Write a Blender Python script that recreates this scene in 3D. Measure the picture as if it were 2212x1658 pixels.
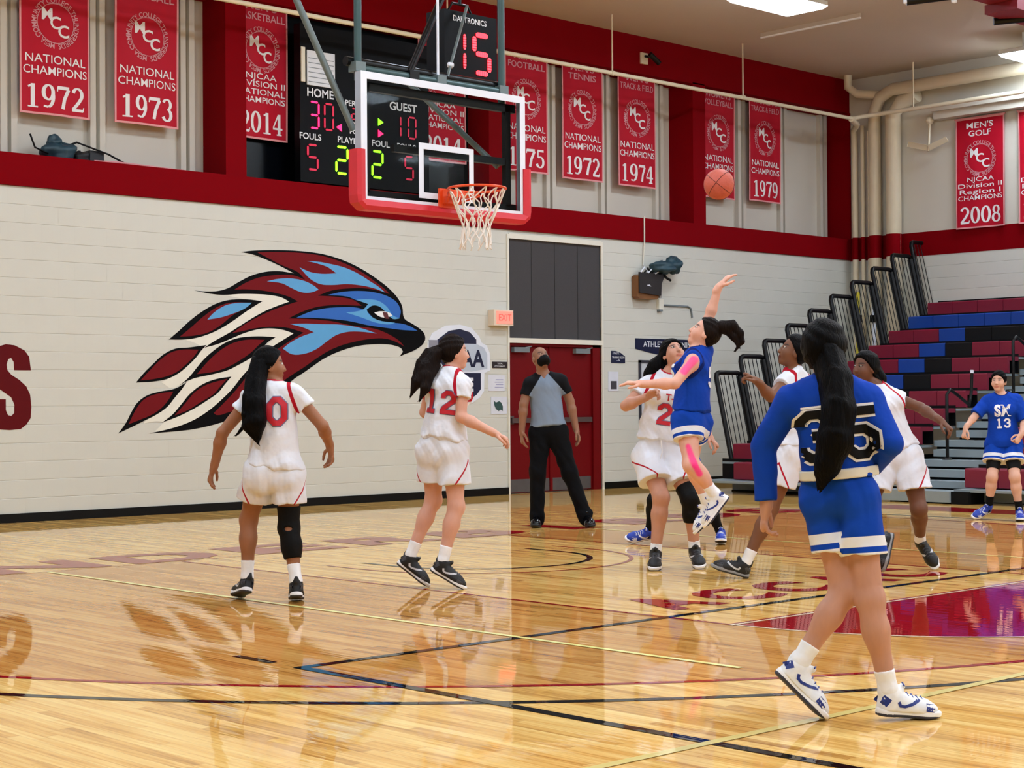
import bpy, bmesh, math, random
import numpy as np
from mathutils import Vector, Matrix
from mathutils.bvhtree import BVHTree

for _o in list(bpy.data.objects):
    bpy.data.objects.remove(_o)
random.seed(7)
SC = bpy.context.scene
COL = SC.collection
# ---------------------------------------------------------------- camera
# metres; origin on the floor under the hoop, +X along the end wall, +Y towards the end wall
cam_d = bpy.data.cameras.new('camera')
cam_d.sensor_width = 36.0
cam_d.lens = 36.0 * 3660.0 / 2212.0
cam_d.clip_end = 200
CAM = bpy.data.objects.new('camera', cam_d)
COL.objects.link(CAM)
_yaw, _pitch, _roll = 0.75576, 0.01178, -0.00698
_f = Vector((math.sin(_yaw) * math.cos(_pitch), math.cos(_yaw) * math.cos(_pitch), math.sin(_pitch)))
_r = Vector((math.cos(_yaw), -math.sin(_yaw), 0))
_u = _r.cross(_f)
_r2 = _r * math.cos(_roll) + _u * math.sin(_roll)
_u2 = _u * math.cos(_roll) - _r * math.sin(_roll)
CAM.matrix_world = Matrix(((_r2.x, _u2.x, -_f.x, -9.382), (_r2.y, _u2.y, -_f.y, -10.36), (_r2.z, _u2.z, -_f.z, 1.269), (0, 0, 0, 1)))
SC.camera = CAM
# ---------------------------------------------------------------- world and exposure
W = bpy.data.worlds.new('gym_air')
SC.world = W
W.use_nodes = True
W.node_tree.nodes['Background'].inputs[0].default_value = (0.9, 0.95, 1.0, 1)
W.node_tree.nodes['Background'].inputs[1].default_value = 0.02
SC.view_settings.view_transform = 'Standard'
SC.view_settings.look = 'None'
SC.view_settings.gamma = 1.0
SC.view_settings.use_curve_mapping = False
SC.view_settings.exposure = 0.68
SC.cycles.max_bounces = 6
SC.cycles.diffuse_bounces = 4
SC.cycles.glossy_bounces = 3
SC.cycles.transmission_bounces = 2
SC.cycles.use_adaptive_sampling = True
SC.cycles.adaptive_threshold = 0.1
SC.cycles.adaptive_min_samples = 16
LIGHT_EMIT = 30.0          # strength of every ceiling light's diffuser

# ---------------------------------------------------------------- helpers
def lin(c):
    return tuple(((v / 255.0) / 12.92 if v <= 10.3 else (((v / 255.0) + 0.055) / 1.055) ** 2.4) for v in c)

MATS = {}
def mat(name, rgb, rough=0.6, metal=0.0, var=0.06, scale=6.0, bump=0.0, coat=0.0, emit=0.0, spec=0.5, stretch=(1, 1, 1)):
    """node material: colour varied a little by noise, optional fine relief"""
    if name in MATS:
        return MATS[name]
    m = bpy.data.materials.new(name)
    m.use_nodes = True
    nt = m.node_tree
    N, L = nt.nodes, nt.links
    b = N['Principled BSDF']
    c = lin(rgb)
    tc = N.new('ShaderNodeTexCoord')
    mp = N.new('ShaderNodeMapping')
    mp.inputs['Scale'].default_value = stretch
    L.new(tc.outputs['Object'], mp.inputs[0])
    nz = N.new('ShaderNodeTexNoise')
    nz.inputs['Scale'].default_value = scale
    nz.inputs['Detail'].default_value = 4
    L.new(mp.outputs[0], nz.inputs['Vector'])
    mx = N.new('ShaderNodeMix')
    mx.data_type = 'RGBA'
    mx.inputs[6].default_value = tuple(v * (1 - var) for v in c) + (1,)
    mx.inputs[7].default_value = tuple(min(1, v * (1 + var)) for v in c) + (1,)
    L.new(nz.outputs[0], mx.inputs[0])
    L.new(mx.outputs[2], b.inputs['Base Color'])
    b.inputs['Roughness'].default_value = rough
    b.inputs['Metallic'].default_value = metal
    b.inputs['Coat Weight'].default_value = coat
    b.inputs['Coat Roughness'].default_value = 0.05
    b.inputs['Specular IOR Level'].default_value = spec
    if emit:
        L.new(mx.outputs[2], b.inputs['Emission Color'])
        b.inputs['Emission Strength'].default_value = emit
    if bump:
        bp = N.new('ShaderNodeBump')
        bp.inputs['Strength'].default_value = bump
        bp.inputs['Distance'].default_value = 0.01
        L.new(nz.outputs[0], bp.inputs['Height'])
        L.new(bp.outputs[0], b.inputs['Normal'])
    MATS[name] = m
    return m

class MB:
    """collects shapes; build() links them as one mesh object"""
    def __init__(s):
        s.v, s.f, s.m, s.mats, s.sm = [], [], [], [], []
    def _mi(s, m):
        if m not in s.mats:
            s.mats.append(m)
        return s.mats.index(m)
    def add(s, vs, fs, m=None, smooth=False):
        o = len(s.v)
        s.v += [tuple(v) for v in vs]
        s.f += [tuple(i + o for i in f) for f in fs]
        s.m += [s._mi(m)] * len(fs)
        s.sm += [smooth] * len(fs)
        return s
    def box(s, a, b, m=None):
        x0, x1 = sorted((a[0], b[0])); y0, y1 = sorted((a[1], b[1])); z0, z1 = sorted((a[2], b[2]))
        vs = [(x0, y0, z0), (x1, y0, z0), (x1, y1, z0), (x0, y1, z0), (x0, y0, z1), (x1, y0, z1), (x1, y1, z1), (x0, y1, z1)]
        return s.add(vs, [(0, 3, 2, 1), (4, 5, 6, 7), (0, 1, 5, 4), (1, 2, 6, 5), (2, 3, 7, 6), (3, 0, 4, 7)], m)
    def tube(s, pts, r, m=None, n=10, caps=True, closed=False):
        """round bar along a polyline; r a number or one per point"""
        P = [Vector(p) for p in pts]
        k = len(P)
        rs = r if isinstance(r, (list, tuple)) else [r] * k
        vs, fs = [], []
        ref = None
        for i in range(k):
            if closed:
                t = (P[(i + 1) % k] - P[i - 1]).normalized()
            else:
                t = (P[min(i + 1, k - 1)] - P[max(i - 1, 0)]).normalized()
            if ref is None:
                ref = Vector((0, 0, 1)) if abs(t.z) < 0.9 else Vector((1, 0, 0))
            a = (ref - t * ref.dot(t)).normalized()
            ref = a
            b = t.cross(a)
            for j in range(n):
                w = 2 * math.pi * j / n
                vs.append(P[i] + (a * math.cos(w) + b * math.sin(w)) * rs[i])
        for i in range(k if closed else k - 1):
            for j in range(n):
                i2 = (i + 1) % k
                fs.append((i * n + j, i * n + (j + 1) % n, i2 * n + (j + 1) % n, i2 * n + j))
        s.add(vs, fs, m, True)
        if caps and not closed:
            s.add([vs[j] for j in range(n)], [tuple(reversed(range(n)))], m)
            s.add([vs[(k - 1) * n + j] for j in range(n)], [tuple(range(n))], m)
        return s
    def prism(s, poly, origin, ux, uy, depth, m=None):
        """flat outline (2D, in metres) in the plane origin+x*ux+y*uy, thick along the plane's normal"""
        o, ux, uy = Vector(origin), Vector(ux), Vector(uy)
        nn = ux.cross(uy).normalized()
        area = sum(poly[i][0] * poly[(i + 1) % len(poly)][1] - poly[(i + 1) % len(poly)][0] * poly[i][1] for i in range(len(poly)))
        if area < 0:
            poly = poly[::-1]
        k = len(poly)
        base = [o + ux * p[0] + uy * p[1] for p in poly]
        from mathutils.geometry import tessellate_polygon
        tris = tessellate_polygon([[Vector((p[0], p[1], 0)) for p in poly]])
        top = [q + nn * depth for q in base]
        fs = []
        for t in tris:
            a, b, c = t
            ar = (poly[b][0] - poly[a][0]) * (poly[c][1] - poly[a][1]) - (poly[c][0] - poly[a][0]) * (poly[b][1] - poly[a][1])
            t = (a, b, c) if ar > 0 else (a, c, b)
            fs.append(tuple(i + k for i in t))
        fs += [(i, (i + 1) % k, (i + 1) % k + k, i + k) for i in range(k)]
        return s.add(base + top, fs, m)
    def lathe(s, prof, center, axis=(0, 0, 1), m=None, n=20):
        c, ax = Vector(center), Vector(axis).normalized()
        a = ax.orthogonal().normalized()
        b = ax.cross(a)
        vs, fs = [], []
        for (r, h) in prof:
            for j in range(n):
                w = 2 * math.pi * j / n
                vs.append(c + ax * h + (a * math.cos(w) + b * math.sin(w)) * r)
        for i in range(len(prof) - 1):
            for j in range(n):
                fs.append((i * n + j, i * n + (j + 1) % n, (i + 1) * n + (j + 1) % n, (i + 1) * n + j))
        return s.add(vs, fs, m, True)
    def mesh(s, name):
        me = bpy.data.meshes.new(name)
        me.from_pydata(s.v, [], s.f)
        for m in s.mats:
            if m is not None:
                me.materials.append(m)
        if len(s.mats) > 1:
            me.polygons.foreach_set('material_index', s.m)
        me.polygons.foreach_set('use_smooth', s.sm)
        me.update()
        return me
    def build(s, name, parent=None, loc=None):
        me = s.mesh(name)
        o = bpy.data.objects.new(name, me)
        COL.objects.link(o)
        if loc is not None:
            me.transform(Matrix.Translation(-Vector(loc)))
            o.location = loc
        if parent is not None:
            o.parent = parent
            o.matrix_parent_inverse = WM(parent).inverted()
        return o

def WM(o):
    """world matrix without waiting for a depsgraph update"""
    m = o.matrix_basis.copy()
    if o.parent is not None:
        m = WM(o.parent) @ o.matrix_parent_inverse @ m
    return m

def tag(o, label, cat, group=None, kind=None):
    if label: o['label'] = label
    if cat: o['category'] = cat
    if group: o['group'] = group
    if kind: o['kind'] = kind
    return o

def empty(name, loc, label, cat, group=None):
    o = bpy.data.objects.new(name, None)
    o.empty_display_size = 0.1
    COL.objects.link(o)
    o.location = loc
    return tag(o, label, cat, group)

def struct(o):
    o['kind'] = 'structure'
    return o

def text_polys(body, size, bold=0.0, align='CENTER', shear=0.0, spacing=1.0, xscale=1.0):
    """lettering with the built-in font as (verts2d, faces)"""
    cu = bpy.data.curves.new('lettering', 'FONT')
    cu.body = body
    cu.size = size
    cu.align_x = align
    cu.offset = bold * size
    cu.shear = shear
    cu.space_character = spacing
    cu.resolution_u = 3
    ob = bpy.data.objects.new('lettering', cu)
    COL.objects.link(ob)
    dg = bpy.context.evaluated_depsgraph_get()
    me = ob.evaluated_get(dg).to_mesh()
    vs = [(v.co.x * xscale, v.co.y) for v in me.vertices]
    fs = [tuple(p.vertices) for p in me.polygons]
    ob.evaluated_get(dg).to_mesh_clear()
    bpy.data.objects.remove(ob)
    bpy.data.curves.remove(cu)
    return vs, fs

_TXT = {}
def add_text(mb, body, origin, ux, uy, size, m, bold=0.01, lift=0.002, width=None, align='CENTER', shear=0.0, arc=None):
    """flat lettering in a plane; width squeezes it to a given width"""
    key = (body, bold, align, shear)
    if key not in _TXT:
        _TXT[key] = text_polys(body, 1.0, bold, align, shear)
    vs, fs = _TXT[key]
    xs = size
    if width:
        w = max(v[0] for v in vs) - min(v[0] for v in vs)
        xs = width / w
    o, ux, uy = Vector(origin), Vector(ux), Vector(uy)
    nn = ux.cross(uy).normalized()
    out = []
    for x, y in vs:
        X, Y = x * xs, y * size
        if arc:
            th = X / arc
            X, Y = (arc + Y) * math.sin(th), (arc + Y) * math.cos(th) - arc
        out.append(o + ux * X + uy * Y + nn * lift)
    return mb.add(out, fs, m)

def stroke(path, a, b=None, closed=False, sub=1, n_across=1):
    """2D strip along a polyline; half-width a across vertical strokes, b across horizontal ones"""
    b = a if b is None else b
    P = []
    k = len(path)
    rng = range(k if closed else k - 1)
    for i in rng:
        p, q = path[i], path[(i + 1) % k]
        for t in range(sub):
            f = t / sub
            P.append((p[0] + (q[0] - p[0]) * f, p[1] + (q[1] - p[1]) * f))
    if not closed:
        P.append(path[-1])
    K = len(P)
    vs, fs = [], []
    for i in range(K):
        if closed:
            p0, p1 = P[i - 1], P[(i + 1) % K]
        else:
            p0, p1 = P[max(0, i - 1)], P[min(K - 1, i + 1)]
        c = P[i]
        d1 = (c[0] - p0[0], c[1] - p0[1]); d2 = (p1[0] - c[0], p1[1] - c[1])
        def nrm(d):
            l = math.hypot(*d)
            return (d[0] / l, d[1] / l) if l > 1e-9 else None
        n1, n2 = nrm(d1), nrm(d2)
        n1 = n1 or n2; n2 = n2 or n1
        t = nrm((n1[0] + n2[0], n1[1] + n2[1])) or n1
        nx, ny = -t[1], t[0]
        hw = math.hypot(a * nx, b * ny)
        cosh = max(0.5, n1[0] * t[0] + n1[1] * t[1])
        hw /= cosh
        for j in range(n_across + 1):
            s = 2 * j / n_across - 1
            vs.append((c[0] + nx * hw * s, c[1] + ny * hw * s))
    w = n_across + 1
    for i in range(K if closed else K - 1):
        for j in range(n_across):
            i2 = (i + 1) % K
            fs.append((i * w + j, i2 * w + j, i2 * w + j + 1, i * w + j + 1))
    return vs, fs

def arc_pts(cx, cy, rx, ry, a0, a1, n=12):
    return [(cx + rx * math.cos(math.radians(a0 + (a1 - a0) * i / n)), cy + ry * math.sin(math.radians(a0 + (a1 - a0) * i / n))) for i in range(n + 1)]

# serif year figures, each in a 0.62 x 1 cell
SERIF = {
    '0': [(arc_pts(.31, .5, .21, .45, 90, 450, 24), .075, .035)],
    '1': [([(.31, .04), (.31, .96)], .085, .05), ([(.12, .82), (.31, .93)], .04, .04), ([(.1, .03), (.52, .03)], .03, .03)],
    '2': [(arc_pts(.3, .7, .19, .25, 165, -30, 14) + [(.36, .4), (.22, .22), (.1, .08)], .075, .04), ([(.06, .06), (.54, .06)], .06, .06), ([(.54, .04), (.57, .2)], .025, .025)],
    '3': [(arc_pts(.28, .73, .18, .22, 160, -80, 14), .07, .035), (arc_pts(.28, .28, .2, .25, 85, -160, 14), .08, .035)],
    '4': [([(.4, .04), (.4, .96)], .075, .05), ([(.36, .94), (.06, .34)], .035, .035), ([(.04, .3), (.58, .3)], .045, .045), ([(.26, .03), (.54, .03)], .03, .03)],
    '5': [([(.14, .92), (.14, .55)], .035, .03), ([(.12, .91), (.52, .91)], .06, .06), (arc_pts(.27, .32, .22, .27, 118, -160, 16), .08, .035)],
    '7': [([(.06, .9), (.56, .9)], .07, .07), ([(.54, .86), (.36, .45), (.28, .04)], .075, .05), ([(.07, .92), (.05, .74)], .025, .025)],
    '8': [(arc_pts(.31, .73, .17, .21, 90, 450, 20), .065, .035), (arc_pts(.31, .27, .21, .24, 90, 450, 20), .075, .035)],
    '9': [(arc_pts(.3, .66, .19, .29, 0, 360, 22), .075, .035), (arc_pts(.22, .5, .28, .46, 20, -70, 12), .07, .035), ([(.3, .06), (.12, .1)], .05, .04)],
}
def add_year(mb, s, origin, ux, uy, w, h, m, lift=0.003):
    o, ux, uy = Vector(origin), Vector(ux), Vector(uy)
    nn = ux.cross(uy).normalized()
    cw = w / len(s)
    for i, ch in enumerate(s):
        for path, a, b in SERIF[ch]:
            cl = len(path) > 20 and math.dist(path[0], path[-1]) < 0.01
            vs, fs = stroke(path[:-1] if cl else path, a, b, cl)
            mb.add([o + ux * (-w / 2 + i * cw + x * cw / .62) + uy * (y * h) + nn * lift for x, y in vs], fs, m)

# square-cut jersey figures in a 0.7 x 1 cell
BLOCK = {
    '0': [([(.13, .3), (.13, .7), (.28, .87), (.42, .87), (.57, .7), (.57, .3), (.42, .13), (.28, .13)], True)],
    '1': [([(.35, .04), (.35, .96)], False), ([(.14, .1), (.56, .1)], False), ([(.2, .78), (.35, .9)], False)],
    '2': [([(.13, .64), (.13, .75), (.26, .87), (.44, .87), (.57, .75), (.57, .6), (.2, .26), (.14, .12)], False), ([(.05, .12), (.65, .12)], False)],
    '3': [([(.13, .68), (.13, .76), (.26, .87), (.44, .87), (.57, .76), (.57, .6), (.46, .52), (.57, .42), (.57, .24), (.44, .13), (.26, .13), (.13, .24), (.13, .32)], False), ([(.3, .51), (.5, .51)], False)],
    '5': [([(.62, .87), (.15, .87), (.15, .56), (.44, .56), (.57, .45), (.57, .24), (.44, .13), (.26, .13), (.13, .24), (.13, .3)], False)],
}
SEG = {'0': 'abcdef', '1': 'bc', '2': 'abged', '3': 'abgcd', '5': 'afgcd'}
SEGP = {'a': ((.1, 1.8), (.9, 1.8)), 'b': ((.95, 1.75), (.95, .95)), 'c': ((.95, .85), (.95, .05)), 'd': ((.1, 0), (.9, 0)),
        'e': ((.05, .85), (.05, .05)), 'f': ((.05, 1.75), (.05, .95)), 'g': ((.1, .9), (.9, .9))}
# ================================================================ materials of the hall
M_cream = mat('cream_block_paint', (208, 207, 197), 0.5, var=0.03, scale=3, bump=0.1)
M_creamup = mat('cream_panel_paint', (208, 202, 188), 0.7, var=0.05, scale=1.5)
M_joint = mat('joint_paint', (203, 202, 191), 0.8, var=0.03)
M_red = mat('maroon_wall_paint', (124, 0, 10), 0.7, var=0.05, scale=2, spec=.05)
M_reddoor = mat('red_door_paint', (106, 1, 7), 0.5, var=0.05, spec=.2)
M_black = mat('black_rubber', (6, 6, 7), 0.5, spec=.2)
M_blackm = mat('black_metal', (5, 5, 6), 0.4, spec=.25)
M_ceil = mat('ceiling_paint', (198, 184, 168), 0.85, var=0.05, scale=0.6)
M_pipe = mat('cream_pipe_paint', (226, 214, 186), 0.45, var=0.05)
M_steel = mat('brushed_steel', (150, 150, 152), 0.35, metal=0.7, var=0.1, scale=20)
M_white = mat('white_paint', (236, 238, 242), 0.4)
M_grey = mat('grey_metal', (120, 128, 132), 0.5, metal=0.2)
M_mesh = mat('dark_grille_cloth', (62, 60, 62), 0.8, var=0.12, scale=40)

def floor_finish(nt, colour, rough=0.35):
    """lacquer over boards or paint: strong clear coat with slightly uneven boards"""
    N, L = nt.nodes, nt.links
    b = N['Principled BSDF']
    if colour is not None:
        L.new(colour, b.inputs['Base Color'])
    b.inputs['Roughness'].default_value = rough
    b.inputs['Specular IOR Level'].default_value = 0.0
    b.inputs['Coat Weight'].default_value = 1.0
    b.inputs['Coat IOR'].default_value = 1.2
    b.inputs['Coat Roughness'].default_value = 0.018
    tc = N.new('ShaderNodeTexCoord')
    mp = N.new('ShaderNodeMapping')
    mp.inputs['Scale'].default_value = (17.5, 1.1, 1)
    L.new(tc.outputs['Object'], mp.inputs[0])
    nz = N.new('ShaderNodeTexNoise')
    nz.inputs['Scale'].default_value = 1.0
    nz.inputs['Detail'].default_value = 2
    L.new(mp.outputs[0], nz.inputs['Vector'])
    bp = N.new('ShaderNodeBump')
    bp.inputs['Strength'].default_value = 0.02
    bp.inputs['Distance'].default_value = 0.02
    L.new(nz.outputs[0], bp.inputs['Height'])
    L.new(bp.outputs[0], b.inputs['Coat Normal'])

def floor_material():
    m = bpy.data.materials.new('lacquered_maple')
    m.use_nodes = True
    nt = m.node_tree
    N, L = nt.nodes, nt.links
    tc = N.new('ShaderNodeTexCoord')
    sx = N.new('ShaderNodeSeparateXYZ')
    L.new(tc.outputs['Object'], sx.inputs[0])
    def M(op, a, b=None, c=None):
        n = N.new('ShaderNodeMath')
        n.operation = op
        for i, v in enumerate((a, b, c)):
            if v is None: continue
            if isinstance(v, (int, float)): n.inputs[i].default_value = v
            else: L.new(v, n.inputs[i])
        return n.outputs[0]
    x, y = sx.outputs[0], sx.outputs[1]
    bi = M('FLOOR', M('DIVIDE', x, 0.057))
    wn = N.new('ShaderNodeTexWhiteNoise'); wn.noise_dimensions = '1D'
    L.new(bi, wn.inputs['W'])
    yy = M('ADD', M('DIVIDE', y, 0.95), M('MULTIPLY', wn.outputs[0], 13.7))
    si = M('FLOOR', yy)
    w2 = N.new('ShaderNodeTexWhiteNoise'); w2.noise_dimensions = '2D'
    cb = N.new('ShaderNodeCombineXYZ'); L.new(bi, cb.inputs[0]); L.new(si, cb.inputs[1])
    L.new(cb.outputs[0], w2.inputs['Vector'])
    # grain
    mp = N.new('ShaderNodeMapping'); mp.inputs['Scale'].default_value = (60, 2.2, 1)
    L.new(tc.outputs['Object'], mp.inputs[0])
    ng = N.new('ShaderNodeTexNoise'); ng.inputs['Scale'].default_value = 1.0; ng.inputs['Detail'].default_value = 5
    L.new(mp.outputs[0], ng.inputs['Vector'])
    mp3 = N.new('ShaderNodeMapping'); mp3.inputs['Scale'].default_value = (9, .5, 1)
    L.new(tc.outputs['Object'], mp3.inputs[0])
    n3 = N.new('ShaderNodeTexNoise'); n3.inputs['Scale'].default_value = 1.0; n3.inputs['Detail'].default_value = 3
    L.new(mp3.outputs[0], n3.inputs['Vector'])
    tone = M('ADD', M('ADD', M('MULTIPLY', w2.outputs[0], 0.2), M('MULTIPLY', ng.outputs[0], 0.55)), M('MULTIPLY', n3.outputs[0], 0.36))
    rp = N.new('ShaderNodeValToRGB')
    L.new(tone, rp.inputs[0])
    e = rp.color_ramp.elements
    e[0].position, e[0].color = 0.3, lin((158, 104, 44)) + (1,)
    e[1].position, e[1].color = 0.75, lin((250, 215, 138)) + (1,)
    k = e.new(0.52); k.color = lin((226, 175, 94)) + (1,)
    # stained zone: inside the three-point arc, outside the lane and free-throw circle
    rr = M('SQRT', M('ADD', M('MULTIPLY', x, x), M('MULTIPLY', y, y)))
    in3 = M('LESS_THAN', rr, 6.36)
    lane = M('MULTIPLY', M('LESS_THAN', M('ABSOLUTE', x), 1.83), M('GREATER_THAN', y, -4.19))
    court = M('LESS_THAN', y, 1.6)
    zone = M('MULTIPLY', M('MULTIPLY', in3, court), M('SUBTRACT', 1.0, lane))
    mx = N.new('ShaderNodeMix'); mx.data_type = 'RGBA'; mx.blend_type = 'MULTIPLY'
    L.new(M('MULTIPLY', zone, 1.0), mx.inputs[0])
    L.new(rp.outputs[0], mx.inputs[6])
    mx.inputs[7].default_value = (0.74, 0.60, 0.50, 1)
    # seams between boards
    fx = M('FRACT', M('DIVIDE', x, 0.057))
    seam = M('MAXIMUM', M('LESS_THAN', fx, 0.03), M('LESS_THAN', M('FRACT', yy), 0.003))
    m2 = N.new('ShaderNodeMix'); m2.data_type = 'RGBA'; m2.blend_type = 'MULTIPLY'
    L.new(M('MULTIPLY', seam, 0.55), m2.inputs[0])
    L.new(mx.outputs[2], m2.inputs[6])
    m2.inputs[7].default_value = (0.3, 0.2, 0.1, 1)
    floor_finish(nt, m2.outputs[2])
    return m
M_floor = floor_material()
def paint_mat(name, rgb):
    if name in MATS: return MATS[name]
    m = bpy.data.materials.new(name)
    m.use_nodes = True
    N, L = m.node_tree.nodes, m.node_tree.links
    nz = N.new('ShaderNodeTexNoise'); nz.inputs['Scale'].default_value = 5
    mx = N.new('ShaderNodeMix'); mx.data_type = 'RGBA'
    c = lin(rgb)
    mx.inputs[6].default_value = tuple(v * .93 for v in c) + (1,)
    mx.inputs[7].default_value = tuple(min(1, v * 1.07) for v in c) + (1,)
    L.new(nz.outputs[0], mx.inputs[0])
    floor_finish(m.node_tree, mx.outputs[2])
    MATS[name] = m
    return m
M_lblack = paint_mat('black_court_paint', (20, 18, 18))
M_lred = paint_mat('maroon_court_paint', (150, 12, 24))
M_lyellow = paint_mat('yellow_court_paint', (246, 238, 150))
M_lwhite = paint_mat('white_court_paint', (238, 220, 190))

XR, YW, ZC = 15.09, 7.0, 6.85
XL, YF = -14.0, -30.0
# ---------------------------------------------------------------- floor and its markings
floor = struct(MB().add([(XL, YF, 0), (XR, YF, 0), (XR, YW + .5, 0), (XL, YW + .5, 0)], [(0, 1, 2, 3)], M_floor).build('floor'))
def mark(name, vs, fs, m, z):
    o = MB().add([(x, y, z) for x, y in vs], fs, m).build(name, floor)
    return o
def line(name, a, b, w, m, z=0.0012):
    vs, fs = stroke([a, b], w / 2)
    mark(name, vs, [f[::-1] for f in fs], m, z)
def curve(name, path, w, m, z=0.0012, closed=False):
    vs, fs = stroke(path, w / 2, closed=closed)
    mark(name, vs, [f[::-1] for f in fs], m, z)
curve('three_point_line', [(-6.3, 1.6)] + arc_pts(0, 0, 6.34, 6.34, 180, 360, 60) + [(6.3, 1.6)], 0.05, M_lred, 0.0014)
curve('three_point_line', arc_pts(0, 0, 6.76, 6.76, 167, 373, 60), 0.06, M_lblack, 0.0016)
line('lane_line', (-1.829, 1.6), (-1.829, -4.19), 0.035, M_lred, 0.0014)
line('lane_line', (1.829, 1.6), (1.829, -4.19), 0.035, M_lred, 0.0014)
curve('restricted_arc', [(-.91, .4)] + arc_pts(0, 0, .91, .91, 180, 360, 28) + [(.91, .4)], 0.05, M_lblack, 0.0018)
curve('restricted_arc', [(-1.25, .42)] + arc_pts(0, 0, 1.25, 1.25, 180, 360, 28) + [(1.25, .42)], 0.035, M_lred, 0.0018)
# half circle painted maroon beyond the free-throw line
hc = arc_pts(0, -4.19, 1.81, 1.81, 180, 360, 40)
MB().add([(x, y, 0.0012) for x, y in hc], [tuple(range(len(hc)))], M_lred).build('free_throw_half_circle', floor)
curve('free_throw_outline', arc_pts(0, -4.19, 1.82, 1.82, 180, 360, 40), 0.025, M_lwhite, 0.0022)
line('free_throw_line', (-1.85, -4.17), (1.85, -4.17), 0.025, M_lwhite, 0.0022)
line('free_throw_line', (-1.85, -4.145), (1.85, -4.145), 0.03, M_lred, 0.0020)
line('volleyball_end_line', (-4.5, -3.673), (4.5, -3.673), 0.06, M_lblack, 0.0024)
line('volleyball_side_line', (-4.5, -3.65), (-4.5, -21.6), 0.06, M_lblack, 0.0026)
line('volleyball_side_line', (4.5, -3.65), (4.5, -21.6), 0.05, M_lblack, 0.0026)
line('service_mark', (-4.5, -3.45), (-4.5, -3.12), 0.05, M_lblack, 0.0026)
line('service_mark', (4.5, -3.45), (4.5, -3.12), 0.05, M_lblack, 0.0026)
line('pickleball_side_line', (-3.03, 1.6), (-3.03, -5.2), 0.04, M_lyellow, 0.0028)
line('pickleball_side_line', (3.0, 1.6), (3.0, -5.2), 0.04, M_lyellow, 0.0028)
line('pickleball_cross_line', (-5.6, -6.25), (3.2, -6.25), 0.05, paint_mat('faded_yellow_court_paint', (226, 206, 128)), 0.0028)
line('baseline', (-7.6, 1.63), (7.6, 1.63), 0.02, M_lred, 0.0012)
vsb, fsb = stroke([(7.95, 1.6), (7.95, -27)], .33)
mark('sideline_band', vsb, [f[::-1] for f in fsb], M_lred, 0.0012)
def floor_text(body, x0, x1, y, h, m, name):
    mb = MB()
    n = len(body)
    for i, ch in enumerate(body):
        cx = x0 + (x1 - x0) * (i + .5) / n
        add_text(mb, ch, (cx, y, 0), (1, 0, 0), (0, 1, 0), h / .73, m, bold=.045, lift=.002, width=(.2 if ch == 'I' else .84) * (x1 - x0) / n)
    return mb.build(name, floor)
floor_text('THUNDERBIRDS', -7.0, 7.0, 1.72, .74, M_lred, 'baseline_lettering')
floor_text('ACCAC', -1.6, 1.6, -3.46, .56, M_lred, 'lane_lettering')

# ---------------------------------------------------------------- end wall of painted block
DX0, DX1 = 6.92, 8.80
wb = MB()
wb.box((XL, 7.006, 0), (DX0, 7.3, 3.72), M_joint).box((DX1, 7.006, 0), (XR, 7.3, 3.72), M_joint).box((DX0, 7.006, 3.62), (DX1, 7.3, 3.72), M_joint)
wall_back = struct(wb.build('wall_back'))
BW, BH = 0.4064, 0.2032
def block_mesh(w, h):
    b = .005
    g = .0005
    z = [g, g + b, h - g - b, h - g]
    y = [.0028, 0, 0, .0028]
    x0, x1 = .0008, w - .0008
    vs, fs = [], []
    for k in range(4):
        vs += [(x0, y[k], z[k]), (x1, y[k], z[k])]
    for k in range(3):
        fs.append((2 * k, 2 * k + 1, 2 * k + 3, 2 * k + 2))
    return vs, fs
bvs, bfs = block_mesh(BW, BH)
block_me = MB().add(bvs, bfs, M_cream).mesh('block')
cells = []
for c in range(18):
    z0 = c * BH + .06
    x = -1.65 - (BW / 2 if c % 2 else 0)
    while x < XR:
        a, b = x, min(x + BW, XR)
        # cut at the door opening
        segs = [(a, b)]
        if True:
            segs = []
            if a < DX0: segs.append((a, min(b, DX0)))
            if b > DX1: segs.append((max(a, DX1), b))
        for s in segs:
            if s[1] - s[0] > .01:
                cells.append((s[0], s[1], z0))
        x += BW
cells.sort(key=lambda s: s[0])
rest = MB()
for i, (a, b, z0) in enumerate(cells):
    if i < 300:
        if abs(b - a - BW) < 1e-4:
            me = block_me
        else:
            v2, f2 = block_mesh(b - a, BH)
            me = MB().add(v2, f2, M_cream).mesh('block')
        o = bpy.data.objects.new('block', me)
        COL.objects.link(o)
        o.parent = wall_back
        o.location = (a, 7.0, z0)
    else:
        v2, f2 = block_mesh(b - a, BH)
        rest.add([(x + a, y + 7.0, z + z0) for x, y, z in v2], f2, M_cream)
r_ = rest.build('blockwork', wall_back); r_['kind'] = 'stuff'
MB().box((XL, 7.0, 0), (-1.7, 7.01, 3.72), M_cream).build('plain_blockwork', wall_back)
bb_ = MB().box((XL, 6.985, 0), (DX0 - .02, 7.0, .1), M_black).box((DX1 + .02, 6.985, 0), (XR, 7.0, .1), M_black)
struct(bb_.build('baseboard_back'))
struct(MB().box((XL, 6.97, 3.72), (XR, 7.52, 4.08), M_red).build('trim_1'))
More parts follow.
